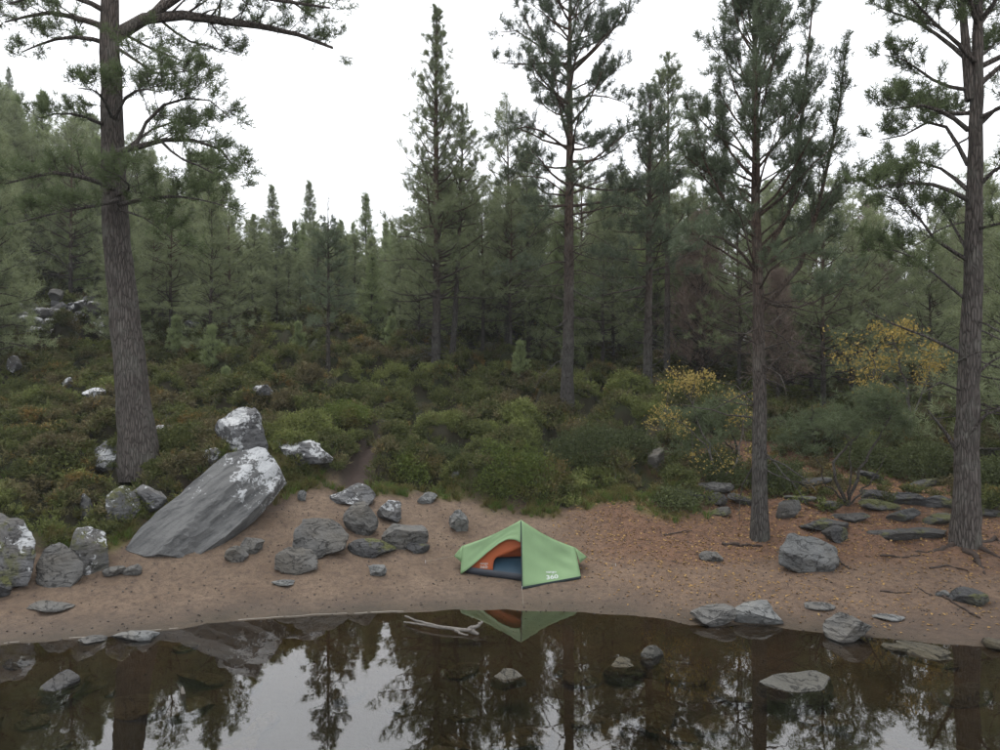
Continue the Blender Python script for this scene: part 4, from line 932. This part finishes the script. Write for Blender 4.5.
# ------------------------------------------------------------------ the tent
def tent():
    A = at(521, 520, 13.1); FR = at(522, 583, 12.38); RT = at(575, 547.5, 13.12); RBf = at(581, 577, 12.72); RTip = at(587, 557, 13.25); Rm = at(580, 563, 12.98)
    LT = at(462, 546, 13.2); LBf = at(460.5, 573.5, 12.95); LTip = at(454, 556, 13.3); Lm = at(461, 562, 13.05)
    for p in (FR, RBf, LBf): p[2] = hz(p[0], p[1]) + .012
    RBb = np.array([RBf[0] - .02, 13.62, 0]); LBb = np.array([LBf[0] + .02, 13.7, 0]); BC = np.array([A[0], 13.95, 0])
    for p in (RBb, LBb, BC): p[2] = hz(p[0], p[1]) + .01
    base = np.array([A[0], 13.1, hz(A[0], 13.1)])
    root = bpy.data.objects.new('tent', None); COL.objects.link(root); root.location = base
    tag(root, 'small green ridge tent with open door showing orange inner, pitched on the beach', 'tent')
    def fabric(name, col, trans):
        b = NB(name); co = b.coord('Object'); n = b.noise(co, 3.5, 3, .5, .4); w = b.noise(b.coord('Object', (1, 1, .35)), 9, 3)
        c = b.mix(n, tuple(x * .9 for x in col), tuple(min(1, x * 1.08) for x in col))
        return b.bsdf(c, .55, .3, b.bump(b.math('ADD', n, b.math('MULTIPLY', w, .5)), .25, .03), trans)
    green = fabric('green flysheet nylon', (.19, .295, .15), .32); orange = fabric('orange inner fabric', (.46, .12, .04), .5)
    dark = mat_plain('dark groundsheet', (.03, .034, .042), .6, .3); blue = mat_plain('blue floor', (.015, .04, .062), .6, .3, 6, .2); seam = mat_plain('dark seam tape', (.02, .03, .03), .7, .2)
    white = mat_plain('white print', (.42, .46, .43), .6, .2); cord = mat_plain('pale guy cord', (.25, .24, .2), .8, .1); alu = mat_plain('peg metal', (.4, .4, .4), .4, .5)
    def grid(top, bot, nv, bulge=0., nrm=None):
        top = np.asarray(top); bot = np.asarray(bot); v = np.linspace(0, 1, nv)[:, None, None]; u = np.linspace(0, 1, len(top))
        G = top[None] * (1 - v) + bot[None] * v
        if bulge: G = G + (np.sin(np.pi * v) * np.sin(np.pi * u)[None, :, None]) * bulge * nrm
        return G
    def crease(G, nn, k=1.):
        nv, nu = G.shape[:2]; v, u = np.meshgrid(np.linspace(0, 1, nv), np.linspace(0, 1, nu), indexing='ij'); e = np.sin(np.pi * v) * np.sin(np.pi * u)
        w = .013 * np.sin(9 * (u + .8 * v) + 2 * np.sin(5 * v)) + .010 * np.sin(17 * (v - .5 * u)) + .008 * np.sin(26 * u * (1 - .6 * v))
        return G + (k * w * np.sqrt(np.clip(e, 0, 1)))[..., None] * nn
    def sheet(name, G, mat, parent=root, thick=.004, smooth=True):
        nv, nu = G.shape[:2]; ii = (np.arange(nv - 1)[:, None] * nu + np.arange(nu - 1)[None]).ravel()
        me = mesh_np(name, G.reshape(-1, 3) - base, [np.stack([ii, ii + 1, ii + nu + 1, ii + nu], 1)], smooth, mat)
        o = obj(name, me, parent)
        m = o.modifiers.new('cloth', 'SOLIDIFY'); m.thickness = thick; m.offset = 0
        return o
    def line(a, b, n, sag=0.):
        t = np.linspace(0, 1, n)[:, None]; return a + (b - a) * t - np.array([0, 0, 1]) * sag * np.sin(np.pi * t)
    n = 22
    ridgeR = line(A, RT, n, .055); ridgeL = line(A, LT, n, .045)
    nf = unit(np.cross(RBf - FR, A - FR)); nf = nf if nf[1] < 0 else -nf
    GR = crease(grid(ridgeR, line(FR, RBf, n), 18, -.07, nf), nf); sheet('front_panel', GR, green)
    # open front: panel above the door arch
    nl = unit(np.cross(LBf - FR, A - FR)); nl = nl if nl[1] < 0 else -nl; C0 = np.array([0, 0, CAM_H])
    def onp(px, py, off=0., P0=None, nn=None):
        nn = nl if nn is None else nn; P0 = FR if P0 is None else P0
        d = np.array([(px - 500) / F, 1, -(py - 375) / F]); return C0 + d * (((P0 + nn * off - C0) @ nn) / (d @ nn))
    arch = resample(np.array([onp(520.4, 542.5), onp(514, 539.5), onp(507, 539.5), onp(499, 543.5), onp(488, 552), onp(476, 562.5), onp(467, 570), LBf]), n)
    sheet('door_panel', crease(grid(ridgeL, arch, 10, -.025, nl), nl, .6), green)
    sheet('back_panel', grid(line(A, RT, n, .05), line(BC, RBb, n), 12), green); sheet('back_panel', grid(line(A, LT, n, .04), line(BC, LBb, n), 12), green)
    for T_, tip, m_, bf, bb, in ((RT, RTip, Rm, RBf, RBb), (LT, LTip, Lm, LBf, LBb)):
        mb = m_.copy(); mb[1] = 2 * T_[1] - m_[1] + .15
        sheet('end_fin', grid(line(T_, tip, 6), line(m_, m_ + (tip - m_) * .98, 6), 4), green); sheet('end_fin', grid(line(T_, tip, 6), line(mb, mb + (tip - mb) * .98, 6), 4), green)
        sheet('end_wall', grid(line(T_, T_ + .02 * (bb - T_), 6), line(bf, bb, 6), 8), green)
        gp = tip + unit((tip - A) * np.array([1, .1, 0])) * .55; gp[2] = hz(gp[0], gp[1])
        w = MB(); w.tube(np.stack([tip, gp + np.array([0, 0, .03])]) - base, .0018, 4); g = obj('guy_line', w.mesh('guy_line', cord), root)
        w = MB(); w.tube(np.stack([gp + np.array([0, 0, -.1]), gp + np.array([0, 0, .05])]) - base, .006, 6); obj('peg', w.mesh('peg', alu), g)
    w = MB(); w.tube(resample(np.stack([A + nf * .004 - np.array([0, 0, .02]), FR + nf * .004 + np.array([0, -.01, 0])]), 8) - base, .011, 6); obj('seam', w.mesh('seam', seam), root)
    w = MB(); w.tube(np.stack([FR + np.array([.0, -.02, -.08]), FR + np.array([0, -.03, .05])]) - base, .006, 6); obj('peg', w.mesh('peg', alu), root)
    fp = FR + np.array([0, -.75, 0]); fp[2] = hz(fp[0], fp[1]) + .02
    w = MB(); w.tube(np.stack([FR + np.array([0, -.03, .03]), fp]) - base, .0016, 4); obj('guy_line', w.mesh('guy_line', cord), root)
    hem = line(FR, RBf, 12) + nf * .006
    sheet('hem', grid(hem + np.array([0, 0, .03]), hem - np.array([0, 0, .02]), 3), seam)
    # inner tent: floor, tub edge, orange walls
    up = np.array([0, 0, 1.])
    f0 = LBf + np.array([.10, .06, .0]); f1 = np.array([FR[0] + .02, 12.72, 0]); f1[2] = hz(f1[0], f1[1]) + .01
    f2 = np.array([RBf[0] - .15, 12.95, 0]); f2[2] = hz(f2[0], f2[1]) + .02
    b0_ = LBb + np.array([.1, -.4, .01]); b1 = BC + np.array([0, -.78, .01]); b2 = RBb + np.array([-.1, -.22, .01])
    front = np.concatenate([line(f0, f1, 8), line(f1, f2, 8)[1:]]) + up * .02; back = np.concatenate([line(b0_, b1, 8), line(b1, b2, 8)[1:]]) + up * .02
    inner = bpy.data.objects.new('inner_tent', None); COL.objects.link(inner); inner.parent = root
    sheet('floor', grid(back + up * .03, front + up * .03, 8), blue, inner)
    sheet('tub_wall', grid(front + up * .105, front - up * .02, 3), dark, inner)
    rid = np.concatenate([line(LT + up * -.1, A - up * .1, 8), line(A - up * .1, RT - up * .1, 8)[1:]])
    sheet('rear_wall', grid(rid, back, 8), orange, inner)
    P0 = f0 + up * .1 + np.array([0, .07, 0]); nn = unit(np.cross(f1 - f0, (A - up * .08) - f0)); nn = nn if nn[1] < 0 else -nn
    o_ = lambda px, py: onp(px, py, 0, P0, nn)
    outer = resample(np.array([o_(463, 572), o_(474, 560), o_(486, 549), o_(499, 539), o_(508, 535), o_(522, 536)]), 20)
    opening = resample(np.array([o_(493, 570), o_(493, 566), o_(494, 560), o_(497, 557), o_(504, 554.5), o_(513, 551), o_(522, 547)]), 20)
    opening[0] = o_(493, 570)
    low = np.concatenate([line(o_(463, 571), o_(493, 570), 6), opening[1:]])
    sheet('inner_door', grid(resample(outer, len(low)), low, 6), orange, inner)
    # lettering
    def text(body, u0, u1, v0, v1, G=None, plane=None, parent=root, bold=0.):
        cu = bpy.data.curves.new('lettering', 'FONT'); cu.body = body; cu.size = 1; cu.offset = bold
        to = bpy.data.objects.new('lettering', cu); COL.objects.link(to); bpy.context.view_layer.update()
        me = bpy.data.meshes.new_from_object(to.evaluated_get(bpy.context.evaluated_depsgraph_get())); bpy.data.objects.remove(to)
        V = np.array([v.co[:] for v in me.vertices]); lo, hi = V.min(0), V.max(0); V = (V - lo) / (hi - lo + 1e-9)
        if plane:
            Q = np.array([onp(u0 + (u1 - u0) * a, v0 + (v1 - v0) * (1 - c_), .004, *plane) for a, c_, _ in V])
        else:
            Q = []
            for a, c_, _ in V:
                u = (u0 + (u1 - u0) * a) * (G.shape[1] - 1); v = (1 - (v0 + (v1 - v0) * c_)) * (G.shape[0] - 1); i = min(int(u), G.shape[1] - 2); j = min(int(v), G.shape[0] - 2)
                fu, fv = u - i, v - j
                Q.append((G[j, i] * (1 - fu) + G[j, i + 1] * fu) * (1 - fv) + (G[j + 1, i] * (1 - fu) + G[j + 1, i + 1] * fu) * fv + nf * .008)
            Q = np.array(Q)
        for v, q in zip(me.vertices, Q - base): v.co = q
        me.materials.clear(); me.materials.append(white); obj('lettering', me, parent)
    text('vango', .42, .60, .205, .255, GR, bold=.012); text('360', .42, .62, .09, .18, GR, bold=.015)
    text('vango', 480, 488, 563.0, 565.0, plane=(P0, nn), parent=inner, bold=.0); text('360', 480, 487.5, 565.8, 568.2, plane=(P0, nn), parent=inner, bold=.0)
tent()

# ------------------------------------------------------------------ wood lying about
def stick(name, pts, r0, r1, mat, label, cat='stick', group=None, sides=7, seed=0):
    rng = np.random.default_rng(seed); P = resample(np.array(pts, float), 14); P[1:-1] += rng.normal(size=(12, 3)) * r0 * .35
    w = MB(); w.tube(P - P[0], np.linspace(r0, r1, 14), sides, True, .12, rng)
    w.tube((P - P[0])[1::-1], [r0, r0 * .3], sides)
    o = obj(name, w.mesh(name, M[mat]), None, P[0]); return tag(o, label, cat, group) if label else o
def gp(px, py, dz=.02): x, y, z = hit(px, py); return np.array([x, y, max(z, 0) + dz])
# driftwood at the waterline
def wl(px, py, z): Y = F * (CAM_H - z) / (py - 375); return np.array([(px - 500) / F * Y, Y, z])
o = stick('driftwood', [wl(405, 616, .07), wl(418, 621, .08), wl(440, 627, .06), wl(458, 630, .04), wl(474, 631, .05)], .014, .03, 'drift', 'bleached forked driftwood branch lying in the water by the shore', 'driftwood', seed=3)
b0_ = np.array(o.location)
for pts, a, c in (([wl(404, 622, .03), wl(420, 624, .05), wl(440, 627.5, .05)], .012, .02), ([wl(468, 629, .05), wl(477, 626, .10), wl(482, 622, .13)], .034, .022), ([wl(472, 631, .05), wl(478, 633.5, .02)], .036, .022), ([wl(455, 630, .04), wl(463, 634, .02), wl(468, 635, .0)], .022, .012)):
    q = stick('fork', pts, a, c, 'drift', None, seed=5); q.parent = o; q.location = np.array(q.location) - b0_
S_ = [([(938, 594), (950, 602), (966, 612), (980, 620)], .03, 'long dark stick lying askew near the dark flat stone'),
      ([(918, 588), (926, 594), (933, 597)], .015, 'short dark twig on the leafy beach'),
      ([(722, 545), (740, 547), (762, 547)], .035, 'dark root stick lying at the foot of the beach pine'),
      ([(664, 536), (678, 534), (692, 532)], .02, 'thin stick lying on leaf litter behind the small dark stone'),
      ([(828, 560), (840, 564), (850, 570)], .025, 'dark stick poking out under the large flat topped boulder'),
      ([(880, 592), (895, 594), (912, 593)], .015, 'thin stick among leaves near the pinkish stone'),
      ([(880, 556), (905, 558), (920, 556)], .02, 'brown stick on leaves below the dark rock step'),
      ([(930, 570), (948, 566), (968, 572)], .025, 'crooked stick before the forked pine'),
      ([(96, 488), (112, 482), (130, 480)], .012, 'pale bare twig in heather below the old pine'),
      ([(672, 562), (680, 564), (688, 564)], .01, 'small curved twig on open sand')]
for k, (pts, r, lab) in enumerate(S_):
    stick('fallen_stick', [gp(*p, dz=r * .6) for p in pts], r, r * .5, 'stick' if 'pale' not in lab else 'drift', lab, 'stick', seed=20 + k)
for k, (pts, lab) in enumerate([([at(562, 462, 17.3), at(565, 470, 17.0), at(562, 481, 16.8)], 'pale crooked root hanging from the bank beside the big bush'), ([at(609, 455, 17.2), at(614, 468, 16.8), at(618, 484, 16.5)], 'long pale dead stem leaning on the bank'), ([at(597, 460, 17.3), at(599, 471, 17.0)], 'short pale dead stem in the bank')]):
    P = np.array(pts); P[-1, 2] = hz(P[-1, 0], P[-1, 1]) - .05
    stick('dead_stem', P, .018, .012, 'stick_grey', lab, 'dead stem', seed=50 + k)
# roots of the forked pine spreading over the bank
for k, pts in enumerate([[(962, 545), (985, 552), (1008, 562)], [(955, 545), (935, 552), (915, 552)], [(972, 542), (995, 540), (1020, 545)], [(960, 548), (975, 560), (985, 575)]]):
    stick('root', [gp(*p, dz=-.015) for p in pts], .07, .02, 'stick', 'dark surface root creeping from the foot of the forked pine', 'root', 'roots of the forked pine', seed=60 + k)

# foam line along the still water's edge
fx = np.linspace(-7.6, -1.0, 260); fy = []
for x in fx:
    ys = np.arange(9, 12.2, .02); z = height(np.full(len(ys), x), ys); fy.append(ys[np.argmax(z > .004)])
fy = np.array(fy); fy = np.convolve(np.pad(fy, 4, 'edge'), np.ones(9) / 9, 'valid'); wd = .008 * (1 + .7 * noise2(fx, fy, .5, 3, 2)) * (1 + .0 * fx)
V = np.concatenate([np.stack([fx, fy - wd, np.full(260, .007)], 1), np.stack([fx, fy, np.full(260, .016)], 1), np.stack([fx, fy + wd, np.full(260, .010)], 1)])
q = np.arange(259); ok = noise2(fx[:-1], fy[:-1], .3, 77, 2) > -.15
Q = np.concatenate([np.stack([q, q + 1, q + 261, q + 260], 1)[ok], np.stack([q + 260, q + 261, q + 521, q + 520], 1)[ok]])
tag(obj('foam_line', mesh_np('foam_line', V, [Q], True, M['foam'])), 'thin pale line of dried foam along the shallow left shore', 'foam', kind='stuff')

# ------------------------------------------------------------------ ground cover (stuff)
def gn_scatter(name, sources, P, rot, scl, idx, label, cat):
    me = bpy.data.meshes.new(name); me.vertices.add(len(P)); me.vertices.foreach_set('co', np.ascontiguousarray(P, np.float32).ravel())
    a = me.attributes.new('rot', 'FLOAT_VECTOR', 'POINT'); a.data.foreach_set('vector', np.ascontiguousarray(rot, np.float32).ravel())
    a = me.attributes.new('scl', 'FLOAT', 'POINT'); a.data.foreach_set('value', np.ascontiguousarray(scl, np.float32))
    a = me.attributes.new('idx', 'INT', 'POINT'); a.data.foreach_set('value', np.ascontiguousarray(idx, np.int32))
    o = obj(name, me); ng = bpy.data.node_groups.new(name, 'GeometryNodeTree')
    ng.interface.new_socket('Geometry', in_out='INPUT', socket_type='NodeSocketGeometry'); ng.interface.new_socket('Geometry', in_out='OUTPUT', socket_type='NodeSocketGeometry')
    gi = ng.nodes.new('NodeGroupInput'); go = ng.nodes.new('NodeGroupOutput'); ip = ng.nodes.new('GeometryNodeInstanceOnPoints'); jn = ng.nodes.new('GeometryNodeJoinGeometry')
    g2i = ng.nodes.new('GeometryNodeGeometryToInstance')
    for me_ in sources[::-1]:
        so = bpy.data.objects.new(me_.name, me_); oi = ng.nodes.new('GeometryNodeObjectInfo'); oi.inputs['Object'].default_value = so; oi.inputs['As Instance'].default_value = True
        ng.links.new(oi.outputs['Geometry'], jn.inputs[0])
    def at_(n, t):
        x = ng.nodes.new('GeometryNodeInputNamedAttribute'); x.data_type = t; x.inputs[0].default_value = n; return x.outputs[0]
    ng.links.new(gi.outputs[0], ip.inputs['Points']); ng.links.new(jn.outputs[0], ip.inputs['Instance']); ip.inputs['Pick Instance'].default_value = True
    ng.links.new(at_('idx', 'INT'), ip.inputs['Instance Index'])
    e2r = ng.nodes.new('FunctionNodeEulerToRotation'); ng.links.new(at_('rot', 'FLOAT_VECTOR'), e2r.inputs[0]); ng.links.new(e2r.outputs[0], ip.inputs['Rotation'])
    ng.links.new(at_('scl', 'FLOAT'), ip.inputs['Scale']); ng.links.new(ip.outputs[0], go.inputs[0])
    m = o.modifiers.new('scatter', 'NODES'); m.node_group = ng
    return tag(o, label, cat, kind='stuff')
def sprig_clump(name, n, rad, hgt, seed, mat, leaf=.020, per=7):
    r = np.random.default_rng(seed); T = []; tint = []
    for k in range(n):
        a = r.random() * 6.28; q = r.random() ** .6; p0 = np.array([math.cos(a), math.sin(a), 0]) * rad * .35 * q
        d = unit(np.array([math.cos(a) * q * 1.1, math.sin(a) * q * 1.1, 1.0]) + r.normal(size=3) * .2); L = hgt * (.65 + .5 * r.random()) * (1 - .25 * q)
        tip = p0 + d * L; s = unit(np.cross(d, r.normal(size=3))); T.append([p0 - s * .004, p0 + s * .004, tip]); tn = r.random(); tint += [tn * .5] * 3
        for j in range(per):
            u = .35 + .65 * (j + r.random()) / per; p = p0 + d * L * u; e = unit(r.normal(size=3) + d * .8); s = unit(np.cross(e, r.normal(size=3)))
            l = leaf * (1.6 + r.random()); T.append([p - s * leaf * .42, p + s * leaf * .42, p + e * l]); tint += [tn] * 3
    V = np.array(T).reshape(-1, 3); return mesh_np(name, V, [np.arange(len(V)).reshape(-1, 3)], False, mat, dict(tint=np.array(tint)))
def grass_clump(name, n, hgt, seed, mat):
    r = np.random.default_rng(seed); T = []; tint = []
    for k in range(n):
        a = r.random() * 6.28; q = r.random(); p0 = np.array([math.cos(a), math.sin(a), 0]) * .06 * q; d = np.array([math.cos(a) * .5 * q, math.sin(a) * .5 * q, 1]); s = unit(np.cross(d, r.normal(size=3))) * .006
        L = hgt * (.5 + .6 * r.random()); m = p0 + d * L * .6; e = p0 + d * L * .85 + np.array([math.cos(a), math.sin(a), -.1]) * L * .35
        T += [[p0 - s, p0 + s, m + s * .8], [p0 - s, m + s * .8, m - s * .8], [m - s * .8, m + s * .8, e]]; tint += [r.random()] * 9
    V = np.array(T).reshape(-1, 3); return mesh_np(name, V, [np.arange(len(V)).reshape(-1, 3)], False, mat, dict(tint=np.repeat(np.random.default_rng(seed).random(len(V) // 9), 9)))
nrg = np.random.default_rng(77)
def cover_points(n, Ya, Yb, keep):
    Y = np.sqrt(nrg.random(n) * (Yb ** 2 - Ya ** 2) + Ya ** 2); X = (nrg.random(n) * 2 - 1) * .86 * Y; m = keep(X, Y); return X[m], Y[m]
XX, YY, SS = [], [], []
for n, a, c, sz in ((13000, 11.5, 20, .95), (13000, 20, 32, 1.25), (9000, 32, 52, 1.8), (5000, 52, 95, 3.2)):
    def keep(X, Y):
        be, he, *_ = masks(X, Y); d = dome(X, Y)
        return nrg.random(len(X)) < he * (.03 + 1.6 * np.clip(d, 0, .65)) + .07 * _[3] * sstep(15, 16.5, Y)
    X, Y = cover_points(n, a, c, keep); XX.append(X); YY.append(Y); SS.append(sz * (.6 + .7 * nrg.random(len(X))))
XX = np.concatenate(XX); YY = np.concatenate(YY); SS = np.concatenate(SS); ZZ = height(XX, YY); n = len(XX)
src = [sprig_clump('heather_clump', 40, .22, .30, 400 + k, M['heather'], .026, 6) for k in range(4)] + [sprig_clump('blaeberry_clump', 34, .24, .26, 410 + k, M['heather'], .040, 5) for k in range(2)]
gn_scatter('heather', src, np.stack([XX, YY, ZZ - .04], 1), np.stack([nrg.normal(size=n) * .2, nrg.normal(size=n) * .2, nrg.random(n) * 6.28], 1), SS, nrg.integers(0, 6, n), 'heather and blaeberry mounds covering the slope above the beach', 'heather')
# grass fringing the bank and the bare ground
X, Y = cover_points(26000, 11.5, 19, lambda X, Y: nrg.random(len(X)) < masks(X, Y)[4] * .8 + masks(X, Y)[1] * .03)
for rx_, ry_, w_, d_ in ROCKS:
    if masks([rx_], [ry_ - d_ * .6])[1][0] < .35: continue
    k = int(10 + 26 * w_); a = nrg.random(k) * 6.28; X = np.concatenate([X, rx_ + np.cos(a) * (w_ * .52 + .08 * nrg.random(k))]); Y = np.concatenate([Y, ry_ + np.sin(a) * (d_ * .5 + .08 * nrg.random(k))])
n = len(X)
gn_scatter('grass', [grass_clump('grass_clump', 22, .26, 420 + k, M['grass'] if k < 2 else M['grass_green']) for k in range(3)], np.stack([X, Y, height(X, Y) - .01], 1), np.stack([nrg.normal(size=n) * .15, nrg.normal(size=n) * .15, nrg.random(n) * 6.28], 1), .5 + .6 * nrg.random(n), (nrg.random(n) * 3).astype(int), 'rough grass fringing the foot of the bank', 'grass')
# fallen leaves and beach gravel
def litter(n, mat, name, keep, size, flat, label, cat, Ya, Yb):
    X, Y = cover_points(n, Ya, Yb, keep); n = len(X); Z = height(X, Y)
    a = nrg.random(n) * 6.28; s = size * (.5 + nrg.random(n)); u = np.stack([np.cos(a), np.sin(a), nrg.normal(size=n) * .25], 1) * s[:, None]; v = np.stack([-np.sin(a), np.cos(a), nrg.normal(size=n) * .25], 1) * s[:, None] * .6
    c = np.stack([X, Y, Z + .008], 1)
    if flat: V = np.stack([c - u, c + v + [0, 0, .008], c + u, c - v + [0, 0, .008]], 1); Fc = [np.array([[0, 2, 1], [0, 3, 2]])]; k = 4
    else:
        h = np.zeros((n, 3)); h[:, 2] = s * .55; V = np.stack([c - u, c + v, c + u * .9, c - v, c + h + u * .2, c - h], 1); Fc = [np.array([[0, 1, 4], [1, 2, 4], [2, 3, 4], [3, 0, 4], [1, 0, 5], [2, 1, 5], [3, 2, 5], [0, 3, 5]])]; k = 6
    Fa = (np.arange(n)[:, None, None] * k + Fc[0][None]).reshape(-1, 3)
    o = obj(name, mesh_np(name, V.reshape(-1, 3), [Fa], False, M[mat], dict(tint=np.repeat(nrg.random(n), k)))); return tag(o, label, cat, kind='stuff')
litter(70000, 'leaf_fallen', 'fallen_leaves', lambda X, Y: (nrg.random(len(X)) < (masks(X, Y)[3] * .55 + .03 * sstep(0, 3, X)) * sstep(0, .1, base_h(X, Y))), .026, True, 'small fallen yellow and brown leaves on the beach and slope', 'leaves', 9.8, 20)
litter(9000, 'pebble', 'gravel', lambda X, Y: (nrg.random(len(X)) < masks(X, Y)[0] * .35 * (base_h(X, Y) > -.25)), .02, False, 'scattered grit and small gravel on the beach', 'gravel', 9, 17)

# bushes one can pick out among the heather
def bush_mesh(seed, w, h, n, kind='soft', mat='heather'):
    r = np.random.default_rng(seed); v = r.normal(size=(n, 3)); v[:, 2] = np.abs(v[:, 2]); v /= np.linalg.norm(v, axis=1)[:, None]; q = (r.random(n) ** .35)[:, None]
    lump = 1 + .22 * fbm3(v * 2.2 + seed, 2, seed)[:, None]; P = v * q * lump * np.array([w / 2, w / 2 * .9, h]); D = v * .6 + np.array([0, 0, .8]) + r.normal(size=(n, 3)) * .35
    return tuft_mesh('foliage', P, D, .75 + .5 * r.random(n), kind, M[mat], r), r
def bush(px, py, wpx, hf, label, seed, n=1500, mat='heather', kind='leaf', group=None):
    n = int(n * 1.5)
    X, Y, Z = hit(px, py); w = wpx / F * Y; me, r = bush_mesh(seed, w, w * hf, n, kind, mat)
    root = bpy.data.objects.new('bush', None); COL.objects.link(root); root.location = (X, Y + w * .2, Z - .08); obj('foliage', me, root)
    for k in range(5):
        a = r.random() * 6.28; wd = MB(); wd.tube(np.array([[0, 0, -.1], [math.cos(a) * w * .12, math.sin(a) * w * .12, w * hf * .35], [math.cos(a) * w * .25, math.sin(a) * w * .25, w * hf * .7]]), [.02, .014, .006], 5); obj('stem', wd.mesh('stem', M['bark_dark']), root)
    return tag(root, label, 'bush', group)
M['bush_green'] = mat_foliage('blaeberry bush leaves', (.045, .06, .015), (.115, .145, .035), .25, (.10, .07, .03))
M['bush_dark'] = mat_foliage('dark juniper', (.036, .046, .019), (.092, .108, .044), .2)
bush(514, 492, 105, .46, 'large rounded bright green bush behind the tent', 1, 3200, 'bush_green')
bush(403, 485, 75, .4, 'wide green bush right of the purple brown path', 2, 2000, 'bush_green')
bush(450, 470, 60, .4, 'darker bush between the path bush and the large rounded bush', 3, 1400, 'bush_dark')
bush(590, 462, 90, .4, 'dark bush overhanging the cut bank', 4, 2000, 'bush_dark'); bush(628, 456, 60, .42, 'dark bush at the bank beside the pale upright stone', 5, 1400, 'bush_dark')
bush(675, 508, 55, .4, 'low dark bush at the edge of the leaf litter', 6, 1200, 'bush_dark'); bush(782, 490, 55, .6, 'dense dark bush just behind the beach pine', 7, 1500, 'bush_dark')
bush(935, 478, 90, .45, 'dark bush on the slope left of the forked pine', 8, 1800, 'bush_dark'); bush(300, 440, 70, .4, 'rusty heather bush above the broken lichen rock', 9, 1500)
bush(346, 425, 60, .4, 'green heather bush left of the path bend', 10, 1400, 'bush_green'); bush(1010, 490, 70, .5, 'dark bush on the slope behind the forked pine', 11, 1400, 'bush_dark')
bush(870, 470, 60, .5, 'dark bush under the yellow birch', 12, 1200, 'bush_dark'); bush(720, 480, 70, .4, 'dark green bush below the bushy young pine', 13, 1500, 'bush_dark')

# ------------------------------------------------------------------ damp air
def haze():
    m, t, out = newmat('damp air'); v = t.nodes.new('ShaderNodeVolumePrincipled'); v.inputs['Color'].default_value = (.86, .9, .93, 1); v.inputs['Density'].default_value = .0005
    t.links.new(v.outputs[0], out.inputs['Volume'])
    x0, x1, y0, y1, z0, z1 = gx[0] - 3, gx[-1] + 3, gy[0] - 3, gy[-1] + 3, float(gz.min()) - 1.0, max(float(gz.max()), 30.) + 18
    V = np.array([[x, y, z] for z in (z0, z1) for y in (y0, y1) for x in (x0, x1)]); Q = [[0, 2, 3, 1], [4, 5, 7, 6], [0, 1, 5, 4], [2, 6, 7, 3], [0, 4, 6, 2], [1, 3, 7, 5]]
    tag(obj('haze', mesh_np('haze', V, [np.array(Q)], False, m)), 'thin damp haze hanging through the whole wood', 'haze', kind='stuff')
haze()
